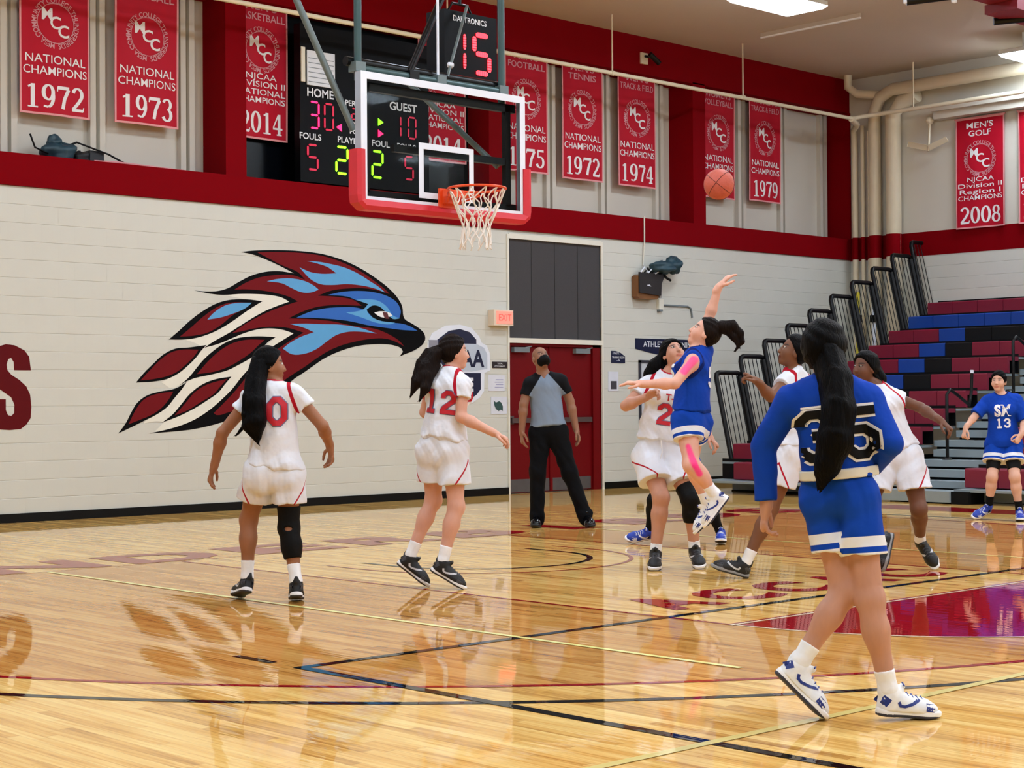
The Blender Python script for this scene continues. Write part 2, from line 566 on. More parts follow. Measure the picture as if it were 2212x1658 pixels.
# recessed bays above: back panels, red posts, red head beam
up = MB().box((XL, 7.5, 4.0), (XR, 7.7, 6.9), M_creamup)
wall_upper = struct(up.build('wall_upper'))
ribx = [-.4, .72, 1.95, 7.1, 8.2, 9.37, 10.6, 11.5, 12.65, 13.77, 14.9]
rib = MB()
for x in ribx:
    MB().box((x - .1, 7.42, 4.08), (x - .025, 7.5, 6.3), M_creamup).build('rib', wall_upper)
    MB().box((x + .025, 7.42, 4.08), (x + .1, 7.5, 6.3), M_creamup).build('rib', wall_upper)
for x in (-6.48, -2.13, 2.22, 6.57, 10.92):
    struct(MB().box((x, 7.0, 4.08), (x + .3, 7.5, 6.3), M_red).build('trim_2'))
struct(MB().box((XL, 7.0, 6.28), (XR, 7.5, ZC), M_red).build('trim_3'))
struct(MB().box((15.06, 6.98, 4.08), (XR, 7.5, 6.28), M_red).build('trim_4'))
# the dark glazed bay behind the scoreboard
M_dglass = mat('dark_window_glass', (5, 7, 12), 0.2, var=.1, spec=.2)
M_dframe = mat('dark_window_frame', (4, 5, 7), 0.6, spec=.1)
w1 = struct(MB().box((2.52, 7.44, 4.08), (6.57, 7.5, 6.28), M_dframe).build('window_1'))
for i in range(4):
    for k in range(3):
        x0 = 2.58 + i * 1.0; z0 = 4.14 + k * .71
        MB().box((x0, 7.425, z0), (x0 + .9, 7.44, z0 + .64), M_dglass).build('pane', w1)
# ---------------------------------------------------------------- other walls and ceiling
wr = MB().box((XR, YF, 0), (XR + .2, YW + .5, 3.72), M_joint).box((XR, YF, 4.1), (XR + .2, YW + .5, ZC), M_creamup)
wall_right = struct(wr.build('wall_right'))
rb = MB()
for c in range(18):
    z0 = c * BH + .06
    y = 7.0 - (BW / 2 if c % 2 else 0)
    while y > -4:
        a, b = y - BW, min(y, 7.0)
        v2, f2 = block_mesh(b - a, BH)
        rb.add([(XR - .008 + yy, b - x, z + z0) for x, yy, z in v2], f2, M_cream)
        y -= BW
q_ = rb.build('blockwork', wall_right); q_['kind'] = 'stuff'
struct(MB().box((XR - .012, YF, 3.70), (XR + .1, YW, 4.1), M_red).build('trim_5'))
struct(MB().box((XL - .2, YF, 0), (XL, YW + .5, ZC), M_creamup).build('wall_left'))
struct(MB().box((XL, YF - .2, 0), (XR, YF, ZC), M_creamup).build('wall_front'))
struct(MB().box((XL - .2, YF - .2, ZC), (XR + .2, YW + .7, ZC + .2), M_ceil).build('ceiling'))
# cream lintel on the side wall
struct(MB().box((14.88, 5.19, 5.92), (XR, -8, 6.1), M_creamup).box((14.8, 5.19, 6.04), (XR, -8, 6.1), M_creamup).build('trim_6'))

# ---------------------------------------------------------------- double door and the screened panel over it
M_trim = mat('cream_frame_paint', (226, 222, 208), .5)
tr = MB()
tr.box((DX0 - .03, 6.98, 0), (DX0, 7.1, 3.66), M_trim).box((DX1, 6.98, 0), (DX1 + .03, 7.1, 3.66), M_trim)
tr.box((DX0, 6.98, 2.13), (DX1, 7.1, 2.2), M_trim).box((DX0, 6.98, 3.6), (DX1, 7.1, 3.67), M_trim)
struct(tr.build('trim_7'))
d1 = struct(MB().box((DX0, 7.02, 2.2), (DX1, 7.06, 3.6), M_mesh).build('window_2'))
for i in range(1, 4):
    MB().box((DX0 + i * .47 - .004, 7.012, 2.2), (DX0 + i * .47 + .004, 7.02, 3.6), M_mesh).build('screen_seam', d1)
frame = struct(MB().box((DX0, 7.02, 0), (DX0 + .04, 7.16, 2.13), M_reddoor).box((DX1 - .16, 7.02, 0), (DX1, 7.16, 2.13), M_reddoor).box((DX0, 7.02, 2.09), (DX1, 7.16, 2.13), M_reddoor).build('trim_8'))
M_plate = mat('kick_plate_steel', (104, 102, 104), .4, metal=.5, var=.15, scale=12)
M_bar = mat('push_bar_bronze', (112, 96, 92), .35, metal=.6)
for k, (a, b) in enumerate(((DX0 + .04, 7.78), (7.79, DX1 - .16))):
    d = MB().box((a, 7.06, .01), (b, 7.11, 2.09), M_reddoor).build('door_%d' % (k + 1))
    struct(d)
    MB().box((a + .01, 7.05, .02), (b - .03, 7.06, .2), M_plate).build('kick_plate', d)
    MB().box((a + .02, 7.0, 1.0), (b - .04, 7.05, 1.07), M_bar).box((a + .02, 7.04, .98), (a + .09, 7.06, 1.1), M_bar).build('push_bar', d)
    xa = a + .06 if k == 0 else b - .38
    MB().box((xa, 6.99, 2.0), (xa + .3, 7.06, 2.07), M_grey).build('door_closer', d)
    MB().tube([(xa + .2, 7.0, 2.06), (xa + .34, 6.99, 2.085)], .008, M_grey).build('closer_arm', d)
MB().box((7.76, 7.04, .01), (7.81, 7.06, 2.09), M_reddoor).build('trim_9')['kind'] = 'structure'

# ---------------------------------------------------------------- ceiling lights (the only lamps in the hall)
M_diff = bpy.data.materials.new('light_diffuser')
M_diff.use_nodes = True
_n = M_diff.node_tree
_b = _n.nodes['Principled BSDF']
_b.inputs['Base Color'].default_value = (.9, .9, .9, 1)
_b.inputs['Emission Color'].default_value = (0.80, 0.95, 1.12, 1)
_b.inputs['Emission Strength'].default_value = LIGHT_EMIT
M_house = mat('light_housing', (225, 230, 232), .5)
LX = [-7.7, -2.3, 3.1, 8.5, 13.9]
LY = [3.45, -1.6, -6.6, -11.6, -16.6, -22.0]
first_light = None
for i, x in enumerate(LX):
    for j, y in enumerate(LY):
        vis = (j == 0 and i in (3, 4))
        lab = {3: 'white rectangular ceiling light above the tennis banner, nearest the photo top', 4: 'white rectangular ceiling light by the side wall pipes'}[i] if vis else 'white rectangular ceiling light in the rows over the court'
        if i == 4 and j == 0: x, y = 14.36, 2.95
        t = empty('ceiling_light', (x, y, 6.5), lab, 'ceiling light', 'ceiling lights')
        if first_light is None:
            h = MB().box((-.64, -.34, .04), (.64, .34, .1), M_house)
            for s in (-1, 1):
                h.tube([(s * .5, 0, .1), (s * .5, 0, .35)], .012, M_house, 6)
            hm = h.mesh('housing')
            f = MB().add([(-.6, -.3, 0), (.6, -.3, 0), (.6, .3, 0), (-.6, .3, 0), (-.64, -.34, .04), (.64, -.34, .04), (.64, .34, .04), (-.64, .34, .04)],
                         [(3, 2, 1, 0), (0, 1, 5, 4), (1, 2, 6, 5), (2, 3, 7, 6), (3, 0, 4, 7)], M_diff)
            fm = f.mesh('diffuser')
            first_light = (hm, fm)
        for nm, me in zip(('housing', 'diffuser'), first_light):
            o = bpy.data.objects.new(nm, me)
            COL.objects.link(o)
            o.parent = t
MURAL = [
    ('white', [(2.17,2.62),(2.634,2.65),(3.04,2.62),(3.162,2.571),(2.585,2.338),(2.235,2.126),(1.894,1.973),(1.782,2.021),(1.639,2.06),(1.783,2.086),(2.167,2.225),(2.492,2.419),(2.747,2.562),(2.493,2.578)]),
    ('white', [(1.871,1.959),(2.098,2.031),(2.49,2.171),(2.702,2.22),(2.893,2.232),(3.22,2.177),(2.976,2.044),(2.724,1.901),(2.582,1.762),(2.418,1.745),(2.725,1.964),(2.941,2.121),(2.678,2.129),(2.235,2.057),(1.893,1.835),(1.669,1.605),(1.537,1.513),(1.449,1.481),(1.298,1.556),(1.384,1.588),(1.67,1.753)]),
    ('white', [(2.582,1.77),(2.417,1.605),(2.162,1.362),(1.777,1.115),(1.403,1.001),(1.209,0.974),(1.339,1.087),(1.231,1.097),(1.06,1.071),(1.082,1.099),(1.383,1.265),(1.647,1.557),(2.027,1.655),(2.418,1.784),(2.606,1.884)]),
    ('black', [(2.427,3.152),(2.59,3.177),(2.9,3.203),(3.313,3.215),(3.687,3.195),(3.993,3.138),(4.304,3.037),(4.567,2.914),(4.754,2.807),(4.903,2.687),(4.984,2.573),(5.002,2.447),(5.023,2.41),(5.161,2.346),(5.299,2.275),(5.368,2.212),(5.382,2.148),(5.339,2.083),(5.241,2.018),(5.102,1.967),(4.932,1.907),(4.992,1.971),(4.965,2.013),(4.87,2.047),(4.722,2.065),(4.481,2.061),(4.27,2.04),(4.062,1.997),(3.856,1.933),(3.678,1.859),(3.502,1.76),(3.352,1.674),(3.229,1.609),(3.057,1.483),(2.816,1.335),(2.461,1.18),(2.161,1.076),(1.754,0.996),(1.403,0.967),(1.123,0.953),(1.316,0.984),(1.578,1.046),(1.777,1.119),(1.98,1.232),(2.162,1.366),(2.301,1.482),(2.417,1.609),(2.582,1.766),(2.724,1.905),(2.976,2.048),(3.213,2.173),(3.062,2.213),(2.893,2.228),(2.702,2.216),(2.49,2.165),(2.304,2.097),(2.098,2.021),(1.894,1.969),(2.03,2.049),(2.236,2.15),(2.398,2.241),(2.585,2.344),(2.775,2.438),(2.943,2.503),(3.149,2.57),(3.04,2.616),(2.848,2.642),(2.634,2.646),(2.4,2.637),(2.17,2.616),(1.988,2.624),(1.764,2.653),(1.943,2.649),(2.101,2.663),(2.239,2.702),(2.401,2.787),(2.589,2.873),(2.802,2.929),(2.994,2.946),(3.225,2.929),(3.043,3.0),(2.827,3.072),(2.614,3.13)]),
    ('black', [(1.404,2.059),(1.54,2.162),(1.695,2.289),(1.874,2.409),(2.055,2.502),(2.238,2.556),(2.493,2.576),(2.747,2.562),(2.633,2.502),(2.492,2.419),(2.329,2.317),(2.167,2.225),(1.985,2.144),(1.783,2.086),(1.584,2.062)]),
    ('black', [(0.961,1.549),(1.063,1.657),(1.192,1.77),(1.321,1.875),(1.495,1.953),(1.671,1.969),(1.928,2.004),(1.849,1.93),(1.782,1.853),(1.67,1.756),(1.537,1.661),(1.385,1.594),(1.191,1.561)]),
    ('black', [(1.548,1.519),(1.669,1.605),(1.781,1.72),(1.893,1.835),(2.052,1.953),(2.235,2.053),(2.42,2.105),(2.678,2.125),(2.941,2.121),(2.82,2.055),(2.725,1.964),(2.582,1.864),(2.418,1.784),(2.233,1.704),(2.027,1.655),(1.78,1.609),(1.647,1.566)]),
    ('black', [(0.725,0.96),(0.829,1.084),(0.892,1.194),(0.977,1.313),(1.104,1.397),(1.276,1.443),(1.493,1.481),(1.647,1.557),(1.58,1.472),(1.47,1.358),(1.383,1.265),(1.231,1.172),(1.06,1.099),(0.891,1.027)]),
    ('black', [(1.306,1.078),(1.447,1.17),(1.579,1.301),(1.69,1.415),(1.847,1.52),(2.027,1.587),(2.283,1.627),(2.186,1.53),(2.094,1.433),(1.935,1.338),(1.756,1.243),(1.535,1.15)]),
    ('red', [(1.557,2.096),(1.717,2.214),(1.896,2.352),(2.078,2.464),(2.261,2.524),(2.575,2.536),(2.446,2.447),(2.306,2.375),(2.122,2.243),(1.94,2.152),(1.761,2.114)]),
    ('red', [(1.02,1.573),(1.149,1.695),(1.278,1.809),(1.43,1.905),(1.583,1.941),(1.815,1.945),(1.759,1.872),(1.648,1.775),(1.516,1.679),(1.363,1.622),(1.169,1.587)]),
    ('red', [(1.792,1.653),(1.938,1.798),(2.097,1.925),(2.281,2.025),(2.49,2.077),(2.773,2.083),(2.678,2.013),(2.583,1.933),(2.419,1.833),(2.233,1.743),(2.028,1.683)]),
    ('red', [(0.86,1.065),(0.955,1.23),(1.062,1.35),(1.233,1.415),(1.46,1.443),(1.405,1.359),(1.318,1.265),(1.189,1.182),(1.018,1.118)]),
    ('red', [(1.48,1.16),(1.623,1.301),(1.757,1.434),(1.936,1.529),(2.221,1.598),(2.117,1.501),(2.026,1.414),(1.845,1.319),(1.667,1.225)]),
    ('red', [(2.673,3.162),(2.947,3.182),(3.313,3.192),(3.662,3.173),(3.967,3.112),(4.277,3.009),(4.541,2.875),(4.727,2.764),(4.808,2.689),(4.753,2.565),(4.697,2.375),(4.858,2.211),(5.048,2.029),(4.857,2.106),(4.695,2.14),(4.482,2.136),(4.192,2.092),(3.959,2.036),(3.754,1.961),(3.552,1.857),(3.377,1.754),(3.229,1.677),(3.009,1.552),(2.721,1.374),(2.438,1.239),(2.253,1.197),(2.07,1.16),(2.025,1.184),(2.208,1.337),(2.347,1.463),(2.487,1.609),(2.7,1.807),(3.012,1.999),(3.368,2.188),(3.282,2.21),(3.135,2.241),(2.893,2.25),(2.655,2.228),(2.444,2.184),(2.293,2.155),(2.491,2.273),(2.703,2.377),(2.943,2.473),(3.284,2.579),(3.138,2.634),(2.944,2.672),(2.705,2.696),(2.494,2.699),(2.331,2.688),(2.494,2.777),(2.683,2.848),(2.897,2.888),(3.213,2.903),(3.397,2.857),(3.287,2.946),(3.043,3.02),(2.827,3.102)]),
    ('lightblue', [(1.941,2.31),(2.032,2.395),(2.192,2.487),(2.353,2.524),(2.586,2.536),(2.492,2.468),(2.306,2.394),(2.122,2.34)]),
    ('lightblue', [(3.424,3.094),(3.611,3.094),(3.813,3.074),(4.018,3.043),(4.225,2.981),(4.434,2.887),(4.593,2.811),(4.7,2.742),(4.54,2.788),(4.328,2.82),(4.068,2.83),(3.811,2.808),(3.634,2.811),(3.484,2.865),(3.385,2.941),(3.312,3.008),(3.485,2.956),(3.66,2.944),(3.889,2.961),(3.762,3.03),(3.586,3.072)]),
    ('lightblue', [(2.813,2.811),(2.969,2.846),(3.188,2.862),(3.385,2.84),(3.534,2.786),(3.608,2.739),(3.483,2.699),(3.334,2.697),(3.187,2.742),(3.042,2.795)]),
    ('lightblue', [(3.16,2.291),(3.406,2.302),(3.656,2.301),(3.961,2.303),(4.272,2.27),(4.549,2.204),(4.271,2.222),(4.063,2.213),(3.883,2.168),(3.73,2.083),(3.578,1.989),(3.403,1.926),(3.182,1.912),(3.048,1.98),(3.134,2.041),(3.33,2.135),(3.53,2.196),(3.381,2.247)]),
    ('black2', [(3.595,2.663),(3.811,2.737),(4.067,2.774),(4.328,2.789),(4.593,2.765),(4.808,2.71),(4.943,2.593),(5.002,2.447),(5.023,2.41),(5.161,2.346),(5.299,2.275),(5.368,2.212),(5.367,2.116),(5.241,2.018),(4.951,1.918),(5.042,2.014),(4.939,2.107),(4.777,2.188),(4.536,2.262),(4.168,2.294),(3.808,2.345),(3.506,2.361),(3.136,2.36),(3.308,2.436),(3.557,2.514),(3.809,2.549),(4.3,2.56),(4.17,2.628),(3.963,2.657)]),
    ('blue', [(3.747,2.677),(3.964,2.723),(4.223,2.748),(4.486,2.744),(4.727,2.701),(4.888,2.623),(4.956,2.509),(4.928,2.413),(4.833,2.431),(4.726,2.554),(4.592,2.629),(4.406,2.647),(4.274,2.619),(4.067,2.669)]),
    ('blue', [(3.258,2.374),(3.456,2.45),(3.708,2.505),(3.963,2.528),(4.222,2.531),(4.379,2.49),(4.51,2.395),(4.751,2.356),(4.995,2.341),(5.133,2.307),(5.243,2.258),(4.995,2.261),(4.723,2.281),(4.43,2.305),(4.064,2.357),(3.681,2.376)]),
    ('lightblue2', [(4.209,2.634),(4.406,2.649),(4.592,2.629),(4.726,2.554),(4.819,2.452),(4.936,2.413),(4.819,2.404),(4.725,2.47),(4.591,2.56),(4.472,2.566),(4.379,2.511),(4.418,2.45),(4.563,2.382),(4.859,2.354),(4.778,2.331),(4.536,2.345),(4.299,2.405),(4.039,2.463),(4.326,2.514),(4.406,2.585)]),
    ('eyewhite', [(4.506,2.478),(4.618,2.498),(4.779,2.476),(4.811,2.441),(4.671,2.416),(4.577,2.434)]),
    ('iris', [(4.644,2.489),(4.725,2.485),(4.757,2.402),(4.684,2.41)]),
    ('black2', [(4.406,2.637),(4.592,2.612),(4.725,2.523),(4.805,2.42),(4.752,2.46),(4.645,2.52),(4.538,2.527),(4.431,2.471),(4.485,2.535),(4.618,2.55),(4.565,2.59)]),
]
# ================================================================ wall mural (emblem painted on the blocks)
MC = {'white': mat('mural_white', (232, 229, 216), .5), 'black': mat('mural_black', (4, 3, 5), .6, spec=.1), 'red': mat('mural_red', (112, 12, 20), .6, spec=.15),
      'lightblue': mat('mural_light_blue', (86, 160, 212), .5), 'blue': mat('mural_blue', (28, 98, 186), .5), 'iris': mat('mural_iris', (86, 24, 28), .5),
      'eyewhite': mat('mural_eye_white', (240, 240, 240), .5)}
LV = {'white': (.0008, 'backing'), 'black': (.0014, 'outline'), 'red': (.002, 'feather'), 'lightblue': (.0026, 'highlight'), 'black2': (.0026, 'outline'),
      'blue': (.0032, 'brow'), 'lightblue2': (.0038, 'highlight'), 'eyewhite': (.0044, 'eye'), 'iris': (.005, 'iris')}
def smooth_poly(P, keep=62):
    """round a traced outline with a spline, leaving its sharp tips sharp"""
    n = len(P)
    def turn(i):
        a, b, c = Vector(P[i - 1]), Vector(P[i]), Vector(P[(i + 1) % n])
        u, w = b - a, c - b
        return math.degrees(u.angle(w)) if u.length > 1e-6 and w.length > 1e-6 else 0
    sharp = [turn(i) > keep for i in range(n)]
    out = []
    for i in range(n):
        p1, p2 = Vector(P[i]), Vector(P[(i + 1) % n])
        L_ = (p2 - p1).length
        def tan(k, fwd):
            a, b, c = Vector(P[k - 1]), Vector(P[k % n]), Vector(P[(k + 1) % n])
            if sharp[k % n]:
                return ((c - b) if fwd else (b - a)).normalized()
            return ((b - a).normalized() + (c - b).normalized()).normalized()
        t1, t2 = tan(i, True), tan((i + 1) % n, False)
        for k in range(4):
            t = k / 4
            q = p1 * (2 * t ** 3 - 3 * t ** 2 + 1) + t1 * L_ * (t ** 3 - 2 * t ** 2 + t) + p2 * (-2 * t ** 3 + 3 * t ** 2) + t2 * L_ * (t ** 3 - t ** 2)
            out.append((q.x, q.y))
    return out
mural = empty('wall_emblem', (3.0, 6.99, .95), 'red, blue and black hawk head emblem painted on the cream block wall', 'emblem')
for i, (c, poly) in enumerate(MURAL):
    d, nm = LV[c]
    m = MC[c.rstrip('2')]
    mb = MB().prism(smooth_poly(poly), (0, 6.9995, 0), (1, 0, 0), (0, 0, 1), d + i * 2e-5, m)
    mb.build(nm, mural)
# last letter of the painted word at the left
sl = MB()
S2 = [(-.745, 1.94), (-.66, 1.965), (-.56, 1.955), (-.44, 1.9), (-.385, 1.83), (-.365, 1.68), (-.565, 1.68), (-.57, 1.77), (-.60, 1.815), (-.635, 1.80), (-.655, 1.74), (-.645, 1.68), (-.6, 1.63),
      (-.5, 1.57), (-.42, 1.5), (-.375, 1.41), (-.36, 1.27), (-.37, 1.15), (-.42, 1.08), (-.49, 1.03), (-.62, 1.02), (-.76, 1.03), (-.86, 1.08), (-.9, 1.2), (-.9, 1.36), (-.665, 1.36), (-.665, 1.24), (-.64, 1.185), (-.6, 1.175), (-.565, 1.21),
      (-.562, 1.3), (-.6, 1.38), (-.72, 1.46), (-.84, 1.54), (-.9, 1.64), (-.91, 1.78), (-.86, 1.88)]
sl.prism(S2, (0, 6.9995, 0), (1, 0, 0), (0, 0, 1), .002, mat('wall_letter_red', (92, 3, 10), .6, spec=.15))
tag(sl.build('wall_letter'), 'large dark red painted letter S at the left end of the block wall', 'letter')

# ================================================================ championship banners
M_ban = mat('banner_cloth_red', (184, 14, 40), .6, var=.1, scale=3, spec=.2)
M_bedge = mat('banner_edge_pink', (226, 150, 152), .6)
M_bwhite = mat('banner_print_white', (236, 232, 232), .6)
M_bpink = mat('banner_print_faded', (214, 150, 158), .6)
def banner(x0, x1, zb, zt, titles, lines, year, label, plane='back', seed=0):
    w = x1 - x0
    cx = (x0 + x1) / 2
    if plane == 'back':
        base = Vector((cx, 7.3, zb)); ux = Vector((1, 0, 0)); nn = Vector((0, -1, 0))
    else:
        base = Vector((15.03, cx, zb)); ux = Vector((0, -1, 0)); nn = Vector((-1, 0, 0))
    uz = Vector((0, 0, 1))
    root = empty('banner', base, label, 'banner', 'championship banners')
    H = zt - zb
    def wave(x, z):
        return .014 * math.sin(x * 7 + seed) * (.3 + .7 * (1 - z / H)) + .006 * math.sin(x * 15 + z * 2 + seed * 2)
    def put(mb, nm, lift):
        mb.v = [tuple(base + ux * x + uz * z + nn * (wave(x, z) + lift + y)) for x, y, z in mb.v]
        return mb.build(nm, root)
    c = MB()
    nx, nz = 14, 16
    for k, yy in ((0, 0), (1, -.004)):
        vs = [(-w / 2 + w * i / nx, yy, H * j / nz) for j in range(nz + 1) for i in range(nx + 1)]
        fs = [(j * (nx + 1) + i, j * (nx + 1) + i + 1, (j + 1) * (nx + 1) + i + 1, (j + 1) * (nx + 1) + i) for j in range(nz) for i in range(nx)]
        c.add(vs, fs if k == 0 else [f[::-1] for f in fs], M_ban, True)
    put(c, 'cloth', 0)
    e = MB()
    t = .012
    segs = [((-w / 2 + t, 0), (-w / 2 + t, H)), ((w / 2 - t, 0), (w / 2 - t, H)), ((-w / 2, t), (w / 2, t)), ((-w / 2, H - t), (w / 2, H - t))]
    for a, b in segs:
        v, f = stroke([a, b], t, sub=10)
        e.add([(x, 0, z) for x, z in v], f, M_bedge)
    put(e, 'border', .003)
    def flat(fn, nm):
        mb = MB()
        fn(mb)
        put(mb, nm, .005)
    X, Z = (1, 0, 0), (0, 0, 1)
    flat(lambda mb: add_year(mb, year, (0, 0, .075), X, Z, w * .84, .28, M_bwhite, 0), 'year')
    def lin_(mb):
        z = .46
        for s in lines[::-1]:
            big = s.isupper()
            add_text(mb, s, (0, 0, z), X, Z, .135 if len(lines) < 3 else .105, M_bwhite, bold=.004, lift=0, width=min(w * .9, len(s) * .088 + .04), shear=0)
            z += .135 if len(lines) < 3 else .1
    flat(lin_, 'lettering')
    ez = 1.06 if len(lines) < 3 else 1.13
    def emb(mb):
        add_text(mb, 'MESA COMMUNITY COLLEGE THUNDERBIRDS ', (0, 0, ez + .235), X, Z, .085, M_bpink, bold=.012, lift=0, width=2 * math.pi * .235 * .97, arc=.235)
        v, f = stroke(arc_pts(0, ez, .228, .228, 0, 360, 30)[:-1], .004, closed=True)
        mb.add([(x, 0, z) for x, z in v], f, M_bpink)
        for ch, dx, dz, s in (('M', -.105, .03, .2), ('C', 0, -.06, .2), ('C', .1, -.15, .2)):
            add_text(mb, ch, (dx, 0, ez + dz), X, Z, s, M_bwhite, bold=.02, lift=0, width=.135)
    flat(emb, 'emblem')
    def ttl(mb):
        z = 1.5 if len(titles) < 3 else 1.42
        for s in titles[::-1]:
            add_text(mb, s, (0, 0, z), X, Z, .13, M_bwhite if plane != 'back' else M_bpink, bold=.012, lift=0, width=min(w * .88, len(s) * .085 + .06))
            z += .13
    flat(ttl, 'title')
    b = MB().tube([tuple(base + ux * (-w / 2 - .02) + uz * (H + .005)), tuple(base + ux * (w / 2 + .02) + uz * (H + .005))], .012, M_bedge)
    b.build('hanging_rod', root)
NC = ['NATIONAL', 'CHAMPIONS']
N4 = ['NJCAA', 'DIVISION II', 'NATIONAL', 'CHAMPIONS']
banner(-.33, .55, 4.60, 6.40, ["MEN'S", 'FOOTBALL'], NC, '1972', 'red banner dated 1972 at the far left, above the wrapped bundle on the ledge', seed=1)
banner(.88, 1.75, 4.62, 6.42, ["MEN'S", 'FOOTBALL'], NC, '1973', 'red banner dated 1973, left of the first red post', seed=2)
banner(2.54, 3.36, 4.62, 6.40, ["MEN'S", 'BASKETBALL'], N4, '2014', 'red basketball banner dated 2014 beside the scoreboard left edge', seed=3)
banner(5.54, 6.40, 4.62, 6.36, ["WOMEN'S", 'BASKETBALL'], N4, '2014', 'red banner dated 2014 seen through the glass backboard', seed=4)
banner(7.15, 8.01, 4.62, 6.36, ["MEN'S", 'FOOTBALL'], NC, '1975', 'red football banner dated 1975 right beside the backboard edge', seed=5)
banner(8.31, 9.18, 4.60, 6.36, ["MEN'S", 'TENNIS'], NC, '1972', 'red tennis banner dated 1972', seed=6)
banner(9.53, 10.38, 4.60, 6.36, ["MEN'S", 'TRACK & FIELD'], NC, '1974', 'red track and field banner dated 1974', seed=7)
banner(11.47, 12.33, 4.58, 6.36, ["WOMEN'S", 'VOLLEYBALL'], NC, '1979', 'red volleyball banner behind the flying basketball', seed=8)
banner(12.69, 13.54, 4.61, 6.36, ["WOMEN'S", 'TRACK & FIELD'], NC, '1979', 'red banner dated 1979 nearest the corner of the hall', seed=9)
banner(3.97, 4.86, 4.08, 5.88, ["MEN'S", 'GOLF'], ['NJCAA', 'Division II', 'Region I', 'CHAMPIONS'], '2008', 'red golf banner dated 2008 on the side wall', 'side', seed=10)
banner(2.85, 3.72, 4.08, 5.88, ["WOMEN'S", 'GOLF'], ['NJCAA', 'Division II', 'Region I', 'CHAMPIONS'], '2009', 'red banner on the side wall cut by the right photo edge', 'side', seed=11)

# ================================================================ scoreboard
M_sb = mat('scoreboard_black', (4, 5, 8), .5, var=.1, spec=.12)
M_sbw = mat('scoreboard_white_print', (226, 228, 232), .5)
M_pink = mat('led_pink', (255, 26, 84), .5, emit=2.2, var=.15, scale=60)
M_dim = mat('led_pink_dim', (150, 14, 44), .5, emit=1.0, var=.3, scale=60)
M_green = mat('led_green', (120, 255, 20), .5, emit=2.2, var=.15, scale=60)
sb = empty('scoreboard', (4.4, 7.05, 4.1), 'black electronic scoreboard with home and guest scores on the wall', 'scoreboard')
MB().box((3.33, 6.99, 4.1), (5.46, 7.12, 6.1), M_sb).build('case', sb)
Y0 = 6.985
def seg_digit(mb, ch, x, z, w, h, m, y=Y0, th=.16, ux=(1, 0, 0), nrm=(0, -1, 0), dots=0):
    sx, sz = w, h / 1.8
    for s in SEG[ch]:
        (ax, az), (bx, bz) = SEGP[s]
        a = Vector((x + ax * sx, 0, z + az * sz)); b = Vector((x + bx * sx, 0, z + bz * sz))
        d = (b - a); L_ = d.length; d = d.normalized(); n = Vector((-d.z, 0, d.x)); t = th * w / 2
        a2, b2 = a + d * t * .35, b - d * t * .35
        if not dots:
            P = [a2, a2 + d * t + n * t, b2 - d * t + n * t, b2, b2 - d * t - n * t, a2 + d * t - n * t]
            mb.prism([(p.x, p.z) for p in P], (0, y, 0), (1, 0, 0), (0, 0, 1), .006, m)
        else:
            k = dots
            for i in range(k):
                c = a2 + (b2 - a2) * ((i + .5) / k)
                q = (b2 - a2).length / k * .36
                P = [c + d * q + n * t, c - d * q + n * t, c - d * q - n * t, c + d * q - n * t]
                if i in (0, k - 1):
                    P = [c + d * q * (1 if i else 1) + n * t * (.5 if i else 1), c - d * q + n * t * (1 if i else .5), c - d * q - n * t * (1 if i else .5), c + d * q - n * t * (.5 if i else 1)]
                mb.prism([(p.x, p.z) for p in P], (0, y, 0), (1, 0, 0), (0, 0, 1), .006, m)
def sb_digit(ch, x, z, w, h, m):
    mb = MB(); seg_digit(mb, ch, x, z, w, h, m); mb.build('digit', sb)
def sb_text(s, x, z, h, w):
    mb = MB(); add_text(mb, s, (x, Y0, z), (1, 0, 0), (0, 0, 1), h, M_sbw, bold=.02, width=w); mb.build('lettering', sb)
sb_text('HOME', 3.64, 5.19, .15, .42); sb_text('GUEST', 5.01, 5.17, .15, .47)
sb_digit('3', 3.47, 4.79, .15, .33, M_pink); sb_digit('0', 3.70, 4.79, .15, .33, M_dim)
sb_digit('1', 4.84, 4.82, .13, .28, M_dim); sb_digit('0', 5.09, 4.82, .14, .28, M_dim)
sb_text('FOULS', 3.48, 4.64, .11, .34); sb_text('PLAYER', 4.1, 4.65, .11, .38); sb_text('FOUL', 4.62, 4.66, .11, .3); sb_text('FOULS', 5.06, 4.66, .11, .32)
sb_digit('5', 3.43, 4.26, .17, .31, M_dim); sb_digit('2', 3.88, 4.25, .2, .34, M_green); sb_digit('2', 4.47, 4.25, .19, .34, M_green); sb_digit('5', 5.03, 4.27, .15, .3, M_dim)
sb_text('PERIOD', 4.22, 5.14, .1, .36); sb_text('BONUS', 4.22, 4.88, .09, .3); sb_text('POSS', 4.22, 4.78, .08, .22)
for (x, z, s, m) in ((4.58, 4.98, 1, M_green), (4.58, 4.83, 1, M_pink), (3.98, 4.84, -1, M_pink)):
    MB().prism([(x, z - .05), (x + s * .09, z), (x, z + .05)], (0, Y0, 0), (1, 0, 0), (0, 0, 1), .006, m).build('arrow', sb)
sb_digit('2', 4.14, 4.97, .1, .14, M_dim)
shp = MB().box((3.43, 6.975, 5.33), (3.87, 6.99, 5.77), mat('sheet_white', (222, 226, 232), .6))
for k in range(6):
    shp.box((3.45, 6.972, 5.37 + k * .06), (3.85, 6.975, 5.378 + k * .06), M_grey)
shp.build('sponsor_sheet', sb)
MB().box((3.34, 6.975, 5.36), (3.40, 6.99, 5.8), mat('edge_strip_cream', (226, 220, 200), .6)).build('edge_strip', sb)

